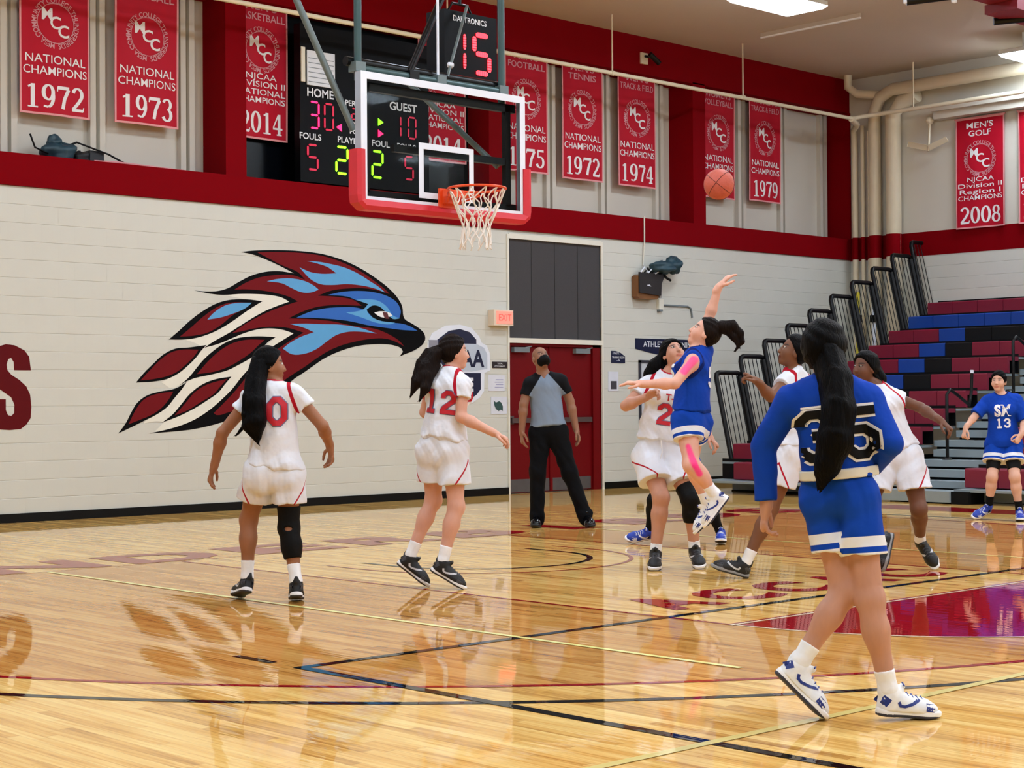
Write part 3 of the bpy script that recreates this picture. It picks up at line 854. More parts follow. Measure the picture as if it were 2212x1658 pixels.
# ================================================================ hoop with glass backboard
M_glass = bpy.data.materials.new('backboard_glass')
M_glass.use_nodes = True
_nt = M_glass.node_tree
_nt.nodes.clear()
_out = _nt.nodes.new('ShaderNodeOutputMaterial'); _mx = _nt.nodes.new('ShaderNodeMixShader'); _tr = _nt.nodes.new('ShaderNodeBsdfTransparent'); _gl = _nt.nodes.new('ShaderNodeBsdfGlossy'); _fr = _nt.nodes.new('ShaderNodeFresnel')
_tr.inputs[0].default_value = (.86, .88, .88, 1); _gl.inputs['Roughness'].default_value = .03; _fr.inputs[0].default_value = 1.08
_nt.links.new(_fr.outputs[0], _mx.inputs[0]); _nt.links.new(_tr.outputs[0], _mx.inputs[1]); _nt.links.new(_gl.outputs[0], _mx.inputs[2]); _nt.links.new(_mx.outputs[0], _out.inputs[0])
M_bbw = mat('backboard_white', (226, 230, 240), .35)
M_pad = mat('backboard_pad_red', (206, 34, 48), .5)
M_rim = mat('rim_orange', (226, 74, 22), .4)
M_net = mat('net_cord', (236, 226, 214), .8)
M_post = mat('hoop_post_green', (52, 78, 78), .4, metal=.2)
M_brace = mat('hoop_brace_grey', (104, 116, 116), .4, metal=.3)
hoop = empty('basketball_hoop', (0, .4, 2.85), 'ceiling-hung basketball hoop with glass backboard, orange rim and white net', 'basketball hoop')
BX, BZ0, BZ1, BYf = .914, 2.896, 3.965, .381
MB().box((-BX + .03, BYf, BZ0 + .03), (BX - .03, BYf + .012, BZ1 - .03), M_glass).build('glass', hoop)
def ring_frame(mb, x0, x1, z0, z1, t, ya, yb, m):
    """four bars round an opening, butted at the corners"""
    mb.box((x0, ya, z0), (x0 + t, yb, z1), m).box((x1 - t, ya, z0), (x1, yb, z1), m)
    return mb.box((x0 + t, ya, z1 - t), (x1 - t, yb, z1), m).box((x0 + t, ya, z0), (x1 - t, yb, z0 + t), m)
ring_frame(MB(), -BX, BX, BZ0, BZ1, .06, BYf - .006, BYf - .0005, M_bbw).build('white_border', hoop)
ring_frame(MB(), -BX, BX, BZ0, BZ1, .03, BYf, BYf + .075, mat('backboard_aluminium', (178, 184, 196), .4, metal=.3)).build('edge_frame', hoop)
ring_frame(MB(), -.305, .305, 2.985, 3.445, .05, BYf - .004, BYf - .0005, M_bbw).build('target_square', hoop)
pd = MB()
prof = [(-.03, -.05), (.10, -.05), (.10, .03), (-.03, .03)]
path = [(-BX - .005, 3.33), (-BX - .005, 2.96), (-BX + .0, 2.92), (-BX + .03, 2.893), (BX - .03, 2.893), (BX, 2.92), (BX + .005, 2.96), (BX + .005, 3.33)]
for i in range(len(path)):
    p = Vector((path[i][0], 0, path[i][1]))
    a = Vector((path[max(0, i - 1)][0], 0, path[max(0, i - 1)][1])); b = Vector((path[min(len(path) - 1, i + 1)][0], 0, path[min(len(path) - 1, i + 1)][1]))
    d = (b - a).normalized(); n = Vector((d.z, 0, -d.x)) * -1
    n = Vector((-d.z, 0, d.x)) * -1
    ring = [(-.035, -.02), (.015, -.035), (.05, -.02), (.05, .09), (.015, .1), (-.035, .09)]
    pd.v += [tuple(p + n * u + Vector((0, BYf + w_, 0))) for u, w_ in ring]
k = 6
for i in range(len(path) - 1):
    for j in range(k):
        pd.f.append((i * k + j, i * k + (j + 1) % k, (i + 1) * k + (j + 1) % k, (i + 1) * k + j)); pd.m.append(0); pd.sm.append(False)
pd.f += [tuple(range(k)), tuple((len(path) - 1) * k + j for j in reversed(range(k)))]; pd.m += [0, 0]; pd.sm += [False, False]
pd.mats = [M_pad]
pd.build('edge_pad', hoop)
RZ = 3.048
rim = MB().tube([(.2375 * math.cos(a * math.pi / 18), .2375 * math.sin(a * math.pi / 18), RZ) for a in range(36)], .0105, M_rim, 8, closed=True)
rim.build('rim', hoop)
br = MB().box((-.12, .22, RZ - .05), (.12, .29, RZ + .01), M_rim).box((-.075, .28, RZ - .1), (.075, BYf - .004, RZ + .02), M_rim)
br.box((-.1, BYf - .03, RZ - .13), (.1, BYf - .004, RZ + .03), M_rim)
for s in (-1, 1):
    br.tube([(s * .1, .25, RZ - .03), (s * .17, .16, RZ - .02)], .01, M_rim, 8)
    br.tube([(s * .06, .3, RZ - .09), (s * .2, .12, RZ - .02)], .008, M_rim, 8)
br.build('rim_bracket', hoop)
nt_ = MB()
def netpt(u, t_):
    """u around (turns), t_ 0..1 down: tapers, twists and swings a little to one side"""
    r = .235 * (1 - .52 * min(1, t_ * 1.6)) + (.05 * max(0, t_ - .62))
    a = 2 * math.pi * u
    sw = .05 * t_ * t_
    return (r * math.cos(a) - sw, r * math.sin(a) - sw * .6, RZ - .005 - .50 * t_)
for i in range(12):
    for s in (-1, 1):
        pts = []
        for k in range(13):
            t_ = k / 12
            if i % 3 == 0: t_ *= .93
            pts.append(netpt(i / 12 + s * t_ * .17 + .02 * math.sin(k * 1.3 + i), t_))
        nt_.tube(pts, .0058, M_net, 5)
nt_.build('net', hoop)
bk = MB()
for x in (-.79, .79):
    bk.box((x - .03, BYf + .08, 3.0), (x + .03, BYf + .13, 3.9), M_blackm)
bk.box((-.88, BYf + .08, 3.83), (.88, BYf + .13, 3.9), M_blackm).box((-.88, BYf + .08, 2.97), (.88, BYf + .13, 3.02), M_blackm).box((-.5, BYf + .08, 3.36), (.75, BYf + .13, 3.42), M_blackm)
bk.build('back_frame', hoop)
for x in (-.87, .72):
    MB().tube([(x, .47, 3.9), (x, .47, ZC)], .032, M_post, 10).build('hanger_post', hoop)
MB().tube([(-.89, .47, 4.0), (.76, .47, 4.0)], .035, M_post, 10).build('cross_tube', hoop)
MB().tube([(-.95, .53, 4.06), (.8, .53, 4.06)], .04, M_blackm, 8).build('cross_tube', hoop)
MB().tube([(-.88, .52, 3.5), (-2.05, .95, 6.2), (-2.3, 1.05, ZC)], .028, M_brace, 8).build('diagonal_brace', hoop)
MB().tube([(.72, .52, 3.35), (.28, 1.3, 4.2)], .026, M_brace, 8).build('diagonal_brace', hoop)
MB().tube([(-.3, .5, 4.05), (1.35, .72, ZC)], .03, M_blackm, 8).build('folding_strut', hoop)
MB().tube([(.12, .5, 4.06), (.62, .8, 4.8)], .014, M_brace, 8).lathe([(.001, -.03), (.024, -.02), (.024, .02), (.001, .03)], (.2, .55, 4.18), (1, 0, 0), M_bbw).build('gas_strut', hoop)
MB().tube([(-.02, .46, 4.04), (-.02, .46, 5.2), (-.02, .5, ZC)], .012, M_bbw, 6).build('lift_cable', hoop)
for x in (-.87, -.3, 0, .72):
    MB().box((x - .05, .43, 3.97), (x + .05, .53, 4.05), M_blackm if x == -.3 else M_brace).build('clamp', hoop)
# shot clock above the board
sc = empty('shot_clock', (.7, .9, 4.1), 'black shot clock showing red 15 above the backboard', 'shot clock')
MB().box((.42, .88, 4.12), (1.05, 1.12, 4.76), M_sb).build('case', sc)
for ch, x in (('1', .53), ('5', .76)):
    mb = MB(); seg_digit(mb, ch, x, 4.24, .2 if ch == '5' else .13, .34, mat('led_red', (255, 40, 50), .5, emit=4.0, var=.1), y=.875, th=.22, dots=6); mb.build('digit', sc)
mb = MB(); add_text(mb, 'DAKTRONICS', (.72, .878, 4.67), (1, 0, 0), (0, 0, 1), .07, M_sbw, bold=.02, width=.4); mb.build('lettering', sc)
MB().tube([(.55, 1.0, 4.76), (.62, 1.0, 4.86), (.8, 1.0, 4.86), (.87, 1.0, 4.76)], .012, M_blackm, 6).tube([(.71, 1.0, 4.86), (.71, 1.0, ZC)], .016, M_blackm, 6).build('hanger', sc)
# basketball in flight
bl = MB()
BC = Vector((.685, -2.01, 2.942))
nU, nV = 32, 16
vs = [BC + Vector((math.sin(math.pi * j / nV) * math.cos(2 * math.pi * i / nU), math.sin(math.pi * j / nV) * math.sin(2 * math.pi * i / nU), math.cos(math.pi * j / nV))) * .118 for j in range(nV + 1) for i in range(nU)]
bl.add(vs, [(j * nU + i, j * nU + (i + 1) % nU, (j + 1) * nU + (i + 1) % nU, (j + 1) * nU + i)[::-1] for j in range(nV) for i in range(nU)], mat('basketball_leather', (196, 92, 74), .6, var=.12, scale=60, bump=.3), True)
ball = tag(bl.build('basketball', loc=BC), 'orange basketball in flight towards the hoop', 'basketball')
_s = MB()
rot = Matrix.Rotation(.5, 3, 'Z') @ Matrix.Rotation(.7, 3, 'X')
for ax in range(3):
    pts = []
    for a in range(40):
        w_ = 2 * math.pi * a / 40
        v = [(math.cos(w_), math.sin(w_), 0), (math.cos(w_), 0, math.sin(w_)), (0, math.cos(w_), math.sin(w_))][ax]
        pts.append(tuple(BC + rot @ Vector(v) * .118))
    _s.tube(pts, .0022, mat('basketball_seam', (92, 44, 36), .7), 5, closed=True)
_s.build('seam', ball)

# ================================================================ pipes
def pipe(name, pts, r, label, n=12):
    return tag(MB().tube(pts, r, M_pipe, n).build(name), label, 'pipe')
sp = empty('sprinkler_pipe', (2, 6.3, 6.02), 'thin cream pipe hung in front of the banners along the end wall', 'pipe')
MB().tube([(-6, 6.3, 6.03), (13.95, 6.3, 6.0), (14.2, 6.3, 6.0)], .03, M_pipe, 10).build('pipe_run', sp)
for x in (1.0, 5.2, 8.34, 11.3):
    MB().tube([(x, 6.3, 6.03), (x, 6.3, ZC)], .012, M_pipe, 6).build('hanger_rod', sp)
    MB().tube([(x - .03, 6.3, 6.01), (x + .03, 6.3, 6.01)], .038, M_pipe, 8).build('clamp', sp)
sp2 = sp
MB().tube([(14.2, 6.35, 6.0), (14.45, 6.3, 6.06), (14.55, 6.0, 6.08), (14.55, -8, 6.12)], .035, M_pipe, 10).build('pipe_run', sp2)
MB().tube([(14.55, 5.35, 6.1), (14.55, 5.35, ZC)], .014, M_pipe, 6).build('hanger_rod', sp2)
MB().tube([(14.15, 6.3, 5.99), (14.6, 6.5, 5.97), (14.9, 6.78, 5.93), (14.95, 6.8, 5.6), (14.95, 6.8, 3.0), (14.95, 6.8, .2)], .05, M_pipe, 12).build('drop_pipe', sp)
pipe('roof_drain', [(14.92, 6.37, .3), (14.92, 6.37, 6.2), (14.85, 6.2, 6.42), (14.75, 5.9, 6.5), (14.75, -8, 6.52)], .105, 'thick cream drain pipe in the corner, bending along the side wall')
pipe('roof_drain', [(14.92, 6.0, .3), (14.92, 6.0, 6.1), (14.9, 5.8, 6.3), (14.9, 5.5, 6.38)], .13, 'thickest cream drain pipe, right of the bent one')
pipe('conduit_pipe', [(14.95, 6.64, .3), (14.95, 6.64, 6.0)], .035, 'slim cream conduit beside the corner pipe')
pipe('conduit_pipe', [(14.98, 6.53, .3), (14.98, 6.53, 5.9)], .03, 'slim cream conduit left of the thick drain pipe')
pipe('vent_pipe', [(14.7, 6.75, ZC), (14.7, 6.75, 6.65), (14.75, 6.6, 6.52), (14.9, 6.1, 6.45)], .07, 'short cream pipe elbow under the ceiling corner')
for nm, (x, y, r) in {'a': (14.92, 6.37, .108), 'b': (14.92, 6.0, .133), 'c': (14.95, 6.64, .038), 'd': (14.95, 6.8, .053), 'e': (14.98, 6.53, .033)}.items():
    struct(MB().tube([(x, y, 3.71), (x, y, 4.09)], r, M_red, 14).build('trim_10'))

# ================================================================ things on the side wall and ledges
rl = empty('wall_reflector', (14.9, 5.27, 5.4), 'cream wall fixture with two splayed plates on a ball stem', 'wall fixture')
MB().lathe([(.001, -.07), (.05, -.05), (.07, 0), (.05, .05), (.001, .07)], (14.95, 5.3, 5.92), (0, 0, 1), M_pipe).build('ball_joint', rl)
MB().tube([(14.95, 5.3, 5.9), (14.86, 5.27, 5.4)], .02, M_pipe, 8).build('stem', rl)
for s in (-1, 1):
    MB().prism([(0, 0), (.36, .1), (.4, .02), (.03, -.09)], (14.84, 5.27, 5.5), (0, s * 1, 0), (-.25, 0, .97), .012, M_pipe).build('plate', rl)
rb_ = empty('retracted_backboard', (6.8, -.5, 5.4), 'red steel frame with black bars folded up under the ceiling at the top right', 'backboard')
M_rst = mat('frame_red_steel', (120, 14, 34), .5)
MB().box((6.25, -.75, 5.62), (8.6, -.45, 5.7), M_rst).box((7.2, -.8, 5.52), (8.6, -.4, 5.62), M_rst).build('red_frame', rb_)
MB().tube([(5.95, -.22, 5.5), (6.25, -.5, 5.55), (6.6, -.9, 5.6)], .045, M_blackm, 8).build('black_bar', rb_)
MB().tube([(7.5, -.33, 5.5), (7.75, -.62, 5.53), (8.1, -1.0, 5.56)], .045, M_blackm, 8).build('black_bar', rb_)
for p in ((5.95, -.22, 5.5), (6.3, -.58, 5.5)):
    MB().lathe([(.001, -.03), (.03, -.02), (.03, .02), (.001, .03)], p, (0, 0, 1), M_bbw, 8).build('bolt', rb_)
for y in (-.5, -.72):
    MB().tube([(8.4, y, 5.7), (8.4, y, ZC)], .03, M_blackm, 8).build('hanger', rb_)
tag(MB().box((10.92, 5.65, 6.77), (10.96, 3.85, 6.79), mat('strip_reflection_white', (250, 252, 252), .3)).box((10.925, 5.65, 6.79), (10.955, 3.85, ZC), M_ceil).build('ceiling_strip'), 'thin metal strip across the ceiling, coloured white for the light it reflects', 'strip')  # white colour stands in for light reflected along the strip

# wrapped bundle on the ledge
M_tarp = mat('tarp_teal', (36, 66, 78), .5, var=.25, scale=14, bump=.6)
bd = empty('tarp_bundle', (.25, 7.25, 4.08), 'dark teal wrapped bundle with cables on the ledge under the 1972 banner', 'bundle')
def lump(mb, c, r, m, seed, n=14):
    rnd = random.Random(seed)
    ph = [rnd.uniform(0, 6) for _ in range(6)]
    vs, fs = [], []
    for j in range(n + 1):
        for i in range(2 * n):
            th, a = math.pi * j / n, math.pi * i / n
            k = 1 + .12 * math.sin(3 * a + ph[0] + 2 * th) + .1 * math.sin(5 * th + ph[1] + a) + .06 * math.sin(9 * a + ph[2])
            vs.append((c[0] + r[0] * k * math.sin(th) * math.cos(a), c[1] + r[1] * k * math.sin(th) * math.sin(a), c[2] + r[2] * k * math.cos(th)))
    for j in range(n):
        for i in range(2 * n):
            fs.append((j * 2 * n + i, j * 2 * n + (i + 1) % (2 * n), (j + 1) * 2 * n + (i + 1) % (2 * n), (j + 1) * 2 * n + i)[::-1])
    return mb.add(vs, fs, m, True)
lump(MB(), (.12, 7.25, 4.18), (.2, .15, .12), M_tarp, 3).build('wrapped_roll', bd)
lump(MB(), (.06, 7.25, 4.3), (.08, .08, .07), M_tarp, 4).build('knot', bd)
lump(MB(), (.4, 7.25, 4.14), (.12, .1, .07), mat('bundle_black', (26, 28, 32), .6), 5).build('case', bd)
MB().box((.48, 7.18, 4.085), (.66, 7.34, 4.23), mat('bundle_black', (26, 28, 32), .6)).build('box', bd)
MB().tube([(-.25, 7.22, 4.35), (-.2, 7.2, 4.2), (-.05, 7.2, 4.15), (.3, 7.16, 4.3), (.7, 7.15, 4.2), (.92, 7.12, 4.1)], .012, M_black, 6).build('cable', bd)
MB().tube([(.5, 7.12, 4.1), (.8, 7.1, 4.11), (1.1, 7.08, 4.1), (1.8, 7.1, 4.09)], .012, M_bedge, 6).build('cable', bd)
# projector/fan with a tarp on the wall right of the door
fb = empty('covered_speaker', (9.6, 6.85, 2.9), 'brown wall box with black cover and teal bundle on top', 'speaker')
M_wood = mat('box_brown', (120, 76, 34), .5, var=.15, scale=9)
bx = MB()
prf = [(-.27, -.22), (-.22, -.26), (.22, -.26), (.27, -.22), (.27, .16), (.2, .2), (-.2, .2), (-.27, .16)]
bx.prism([(x * .88, z * .8 + .02) for x, z in prf], (9.7, 6.985, 3.03), (1, 0, 0), (0, 0, 1), .12, M_wood)
bx.build('box', fb)
cv = [(-.2, -.1), (.28, -.13), (.29, .05), (.36, .17), (.36, .2), (-.2, .21)]
MB().prism(cv, (9.68, 6.865, 3.03), (1, 0, 0), (0, 0, 1), .03, mat('cover_black', (34, 32, 34), .35)).build('black_cover', fb)
MB().prism([(-.05, 0), (.02, .01), (.05, -.02), (-.02, -.01)], (9.68, 6.835, 3.05), (1, 0, 0), (0, 0, 1), .003, M_bbw).build('cover_mark', fb)
bu = MB(); lump(bu, (9.98, 6.82, 3.33), (.26, .14, .09), M_tarp, 8); lump(bu, (10.22, 6.82, 3.37), (.16, .13, .12), M_tarp, 9); lump(bu, (10.2, 6.82, 3.47), (.09, .07, .045), M_tarp, 12); bu.build('teal_bundle', fb)
cbm = MB()
for k in range(6):
    cbm.tube([(9.5 + k * .08, 6.85, 3.22), (9.58 + k * .075, 6.83, 3.32 - .015 * k), (9.7 + k * .065, 6.86, 3.21 + .012 * k)], .014, M_black if k % 2 else M_bbw, 6)
cbm.tube([(10.0, 6.85, 3.3), (10.05, 6.82, 3.18), (10.16, 6.82, 3.14)], .02, M_black, 6)
cbm.build('straps', fb)
fc = MB().tube([(9.92, 6.9, 3.17), (10.02, 6.94, 3.1), (10.06, 6.95, 2.98), (10.06, 6.95, 2.875)], .022, M_steel, 8)
fc.build('flex_conduit', fb)
tag(MB().box((10.03, 6.94, 2.7), (10.13, 7.0, 2.86), M_trim).box((10.04, 6.93, 2.67), (10.1, 7.0, 2.7), M_grey).build('outlet_box'), 'small cream outlet box under the covered wall box', 'outlet')
tag(MB().tube([(10.13, 6.985, 2.77), (10.75, 6.985, 2.77), (10.82, 6.985, 2.74), (10.85, 6.985, 2.6)], .015, M_grey, 6).build('surface_conduit'), 'thin grey surface conduit right of the outlet box', 'conduit')
tag(MB().tube([(9.72, 6.99, 3.36), (9.72, 6.955, 3.7), (9.72, 6.955, 4.1)], .012, M_trim, 6).build('surface_conduit'), 'thin pale conduit rising over the red band above the covered box', 'conduit')
cm = empty('wall_camera', (9.85, 6.9, 6.5), 'small dark camera on the red beam above the track and field banner', 'camera')
MB().box((9.7, 6.97, 6.43), (9.85, 7.0, 6.6), M_pipe).build('mount_plate', cm)
MB().tube([(9.78, 6.97, 6.55), (9.82, 6.85, 6.52)], .02, M_blackm, 8).tube([(9.76, 6.85, 6.56), (9.94, 6.82, 6.44)], .04, M_blackm, 10).build('camera_body', cm)

# exit sign, plates, posters, signs by the door
ex = empty('exit_sign', (6.71, 6.95, 2.36), 'lit red exit sign beside the dark screen over the door', 'exit sign')
MB().box((6.53, 6.88, 2.36), (6.9, 7.0, 2.58), mat('exit_case', (224, 206, 184), .5)).build('case', ex)
MB().box((6.58, 6.872, 2.385), (6.88, 6.88, 2.56), mat('exit_face', (255, 128, 112), .5, emit=.55, var=.03)).build('lit_face', ex)
mb = MB(); add_text(mb, 'EXIT', (6.73, 6.871, 2.43), (1, 0, 0), (0, 0, 1), .13, mat('exit_letters', (236, 84, 76), .5, emit=.5), bold=.01, width=.24); mb.build('lettering', ex)
def plate(name, poly, m, label, cat, texts, d=.008):
    r = MB().prism(poly, (0, 7.0, 0), (1, 0, 0), (0, 0, 1), d, m).build(name)
    tag(r, label, cat)
    for (s, x, z, h, w, tm) in texts:
        mb = MB(); add_text(mb, s, (x, 7.0 - d, z), (1, 0, 0), (0, 0, 1), h, tm, bold=.012, width=w, lift=.001); mb.build('lettering', r)
    return r
M_navy = mat('sign_navy', (14, 22, 56), .4)
M_dk = mat('sign_dark_brown', (30, 20, 22), .5)
M_paper = mat('poster_paper', (214, 216, 226), .7, var=.06, scale=10)
rect = lambda a, b, c, d: [(a, b), (c, b), (c, d), (a, d)]
plate('door_plate', rect(6.6, 1.77, 6.88, 1.86), M_dk, 'small dark plate with white lettering left of the red door', 'sign', [('TOTAL', 6.74, 1.825, .03, .1, M_sbw), ('OCCUPANCY', 6.74, 1.785, .032, .2, M_sbw)])
p1 = plate('notice_poster', rect(6.52, 1.45, 6.83, 1.67), M_paper, 'pale printed notice on the wall left of the red door, the upper one', 'poster', [])
for k in range(4):
    MB().box((6.64 + .02 * (k % 2), 6.99, 1.5 + k * .035), (6.8, 6.992, 1.508 + k * .035), mat('notice_print', (150, 150, 190), .7)).build('printed_line', p1)
p2 = plate('notice_poster', rect(6.57, 1.13, 6.87, 1.37), M_paper, 'white poster with a dark green bird-like blot, the lower one by the door', 'poster', [])
MB().prism([(6.62, 1.32), (6.66, 1.29), (6.72, 1.31), (6.76, 1.29), (6.79, 1.24), (6.79, 1.17), (6.75, 1.19), (6.71, 1.17), (6.66, 1.2), (6.63, 1.25)], (0, 6.991, 0), (1, 0, 0), (0, 0, 1), .001, mat('poster_green', (40, 74, 72), .6)).build('printed_mark', p2)
p3 = plate('notice_poster', rect(8.94, 1.45, 9.16, 1.74), M_paper, 'grey poster with a dark picture right of the red door', 'poster', [])
MB().box((8.99, 6.989, 1.48), (9.12, 6.992, 1.6), mat('poster_picture', (64, 62, 68), .6)).build('printed_picture', p3)
plate('room_sign', [(9.01, 1.87), (9.31, 1.87), (9.31, 1.97), (9.2, 2.03), (9.1, 2.05), (9.01, 2.05)], M_navy, 'small navy sign with a rounded corner and arrow', 'sign', [('ATHLETIC', 9.11, 2.0, .04, .15, M_sbw), ('TRAINING ROOM', 9.16, 1.94, .04, .27, M_sbw), ('\u2192', 9.16, 1.885, .06, .08, M_sbw)])
plate('room_sign', [(9.54, 2.25), (11.1, 2.25), (11.1, 2.0), (10.8, 1.96), (10.3, 1.98), (9.9, 2.03), (9.54, 2.09)], M_navy, 'long navy athletic training sign with a curved lower edge', 'sign', [('ATHLETIC TRAINING', 10.32, 2.125, .12, 1.2, M_sbw)])
wbd = plate('white_board', rect(9.63, .99, 11.1, 1.9), mat('board_white', (196, 200, 206), .4), 'white wall board with dark frame behind the defenders', 'board', [], .012)
for a, b, c, d in ((9.61, .97, 9.65, 1.92), (11.08, .97, 11.12, 1.92), (9.61, 1.88, 11.12, 1.92), (9.61, .97, 11.12, 1.01)):
    MB().box((a, 6.975, b), (c, 7.0, d), mat('board_frame', (50, 50, 60), .5)).build('frame_bar', wbd)
tag(MB().box((9.55, 6.96, .27), (9.67, 7.0, .37), M_black).build('floor_socket'), 'small black socket box low on the wall behind the defenders', 'socket')
# round shield sign, mostly hidden behind player twelve
sh = empty('shield_sign', (5.98, 6.99, 1.3), 'white edged navy shield sign with big letters behind the dark-haired player', 'sign')
sh_out = [(5.42, 2.1), (5.5, 2.23), (5.75, 2.34), (6.0, 2.36), (6.22, 2.32), (6.36, 2.2), (6.4, 2.12), (6.5, 2.08), (6.55, 1.98), (6.56, 1.74), (6.45, 1.7), (6.44, 1.45), (6.36, 1.36), (6.2, 1.28), (5.98, 1.22), (5.76, 1.28), (5.6, 1.36), (5.52, 1.45), (5.51, 1.7), (5.4, 1.74)]
MB().prism(sh_out, (0, 7.0, 0), (1, 0, 0), (0, 0, 1), .006, M_bbw).build('white_edge', sh)
MB().prism([(5.55, 2.12), (5.8, 2.27), (6.0, 2.3), (6.18, 2.26), (6.3, 2.16), (6.3, 1.8), (5.6, 1.8)], (0, 6.994, 0), (1, 0, 0), (0, 0, 1), .002, M_navy).build('navy_field', sh)
MB().prism([(5.58, 1.7), (6.38, 1.7), (6.38, 1.48), (6.3, 1.4), (6.18, 1.34), (5.98, 1.28), (5.78, 1.34), (5.66, 1.4), (5.58, 1.48)], (0, 6.994, 0), (1, 0, 0), (0, 0, 1), .002, M_navy).build('navy_field', sh)
MB().prism([(5.45, 2.05), (5.98, 2.1), (6.3, 2.1), (6.44, 2.05), (6.5, 1.96), (6.5, 1.76), (6.2, 1.72), (5.46, 1.76)], (0, 6.992, 0), (1, 0, 0), (0, 0, 1), .002, mat('shield_silver', (186, 196, 210), .4)).build('silver_band', sh)
mb = MB(); add_text(mb, 'NJCAA', (5.97, 6.99, 1.79), (1, 0, 0), (0, 0, 1), .32, M_navy, bold=.03, width=.92); mb.build('lettering', sh)
for k in range(3):
    MB().box((5.72, 6.99, 1.44 + k * .075), (6.24, 6.992, 1.485 + k * .075), M_bbw).build('white_bar', sh)
tag(MB().box((5.44, 6.99, 2.0), (5.6, 7.0, 2.14), mat('tag_grey', (140, 140, 152), .5)).build('wall_tag'), 'small grey square on the wall beside the beak of the emblem', 'tag')

# ================================================================ telescopic bleachers
M_sm = mat('seat_maroon', (124, 18, 46), .38, var=.06)
M_sb_ = mat('seat_blue', (8, 62, 150), .38, var=.06)
M_sk = mat('seat_black', (8, 9, 12), .45, var=.06, spec=.3)
M_alu = mat('bleacher_grey', (136, 148, 152), .5, var=.08)
M_under = mat('bleacher_dark', (6, 6, 8), .7, spec=.2)
BX0, BRUN, BRISE, BZ_0 = 9.14, .5611, .2456, .43
bl_ = empty('bleachers', (12, 2, 0), 'telescopic bleachers with maroon, blue and black seats on the side wall', 'bleachers')
MW = .4633
def seat_mesh(m):
    # rounded front edge, 0.30 deep, 0.21 high
    pr = [(.02, -.24), (.0, -.23), (0, -.02), (.006, -.006), (.02, 0), (.28, 0), (.3, -.02), (.3, -.06), (.05, -.06), (.05, -.24)]
    w = MW - .008
    vs = [(x, y, z) for y in (0, -w) for x, z in pr]
    k = len(pr)
    fs = [(i, (i + 1) % k, (i + 1) % k + k, i + k)[::-1] for i in range(k)]
    fs += [(0, 1, 2, 3, 4, 8, 9)[::-1], (4, 5, 6, 7, 8)[::-1], tuple(i + k for i in (0, 1, 2, 3, 4, 8, 9)), tuple(i + k for i in (4, 5, 6, 7, 8))]
    return MB().add(vs, fs, m).mesh('seat')
SM = {c: seat_mesh(m) for c, m in (('M', M_sm), ('B', M_sb_), ('K', M_sk))}
PAT = {10: 'MMMMMM', 9: 'BBBBBB', 8: 'MMBKKK', 7: 'MMBKMM', 6: 'MMBKMM', 5: 'MMBKMM', 4: 'MMBKMM'}
for n in range(11):
    x, z = BX0 + BRUN * n, BZ_0 + BRISE * n
    for k in range(6):
        if n == 0 and k == 0:
            continue
        o = bpy.data.objects.new('seat', SM[PAT.get(n, 'MMMMMM')[k]])
        COL.objects.link(o); o.parent = bl_
        o.matrix_parent_inverse = WM(bl_).inverted()
        o.location = (x, 5.25 - k * MW - .004, z)
    for k in range(9):
        o = bpy.data.objects.new('seat', SM['M' if n < 4 else PAT[n][k % 6]])
        COL.objects.link(o); o.parent = bl_
        o.matrix_parent_inverse = WM(bl_).inverted()
        o.location = (x, 1.11 - k * MW - .004, z)
    dk = MB()
    zt = BRISE * n
    for a, b in ((5.25, 2.49), (1.11, -3.05)):
        dk.box((x - .25, a, z - .28), (x + .32, b, z - .25), M_alu)
        dk.box((x + .32, a, z - .24), (x + .335, b, z + .04), M_under)  # dark sheet added for the black space under the seats
    dk.build('deck', bl_)
    if n:
        st = MB().box((x - .27, 1.13, zt - .03), (x + .3, 2.45, zt), M_alu).box((x - .275, 1.13, zt - .085), (x - .26, 2.45, zt), M_alu)
        st.box((x - .2, 1.13, zt - .26), (x - .18, 2.45, zt - .03), M_under)  # dark sheet added for the black gaps between aisle planks
        st.build('aisle_deck', bl_)
        MB().box((x - .52, 1.35, zt - .135), (x - .27, 2.3, zt - .115), M_alu).box((x - .525, 1.35, zt - .21), (x - .51, 2.3, zt - .115), M_alu).build('aisle_step', bl_)
# front skirt
MB().box((9.62, 5.2, .02), (9.66, 2.5, .17), M_alu).box((9.6, 5.2, 0), (9.64, -3, .02), M_under).build('front_skirt', bl_)
MB().box((9.2, .88, .02), (9.24, -3, .17), M_alu).build('front_skirt', bl_)
MB().box((8.8, 1.12, .02), (9.2, 2.12, .155), M_alu).build('front_step', bl_)
MB().box((8.84, .88, .0), (9.24, 1.12, .155), M_under).build('gap_shade', bl_)  # dark box added for the shade in the gap beside the step
MB().box((9.7, 5.2, .0), (15.0, 5.15, .4), M_under).build('end_panel', bl_)
for n in range(1, 12):
    x, z = BX0 + BRUN * n, BZ_0 + BRISE * n
    gr = MB()
    P = lambda u, t: Vector((x + u * BRUN, 5.27 + .29 * t, z - .22 + 1.25 * t))
    gr.tube([P(-.02, 0), P(-.02, .94), P(.03, .985), P(.12, 1.0), P(.86, 1.0), P(.95, .985), P(1.0, .94), P(1.0, .2)], .036, M_blackm, 8)
    g = gr.build('guard_rail', bl_)
    MB().tube([P(.97, .96), P(.99, .2)], .062, M_blackm, 8).build('guard_post', g)
    for k in range(5):
        u = .14 + k * .17
        MB().tube([P(u, .1), P(u, .99)], .0065, M_blackm, 6).build('picket', g)
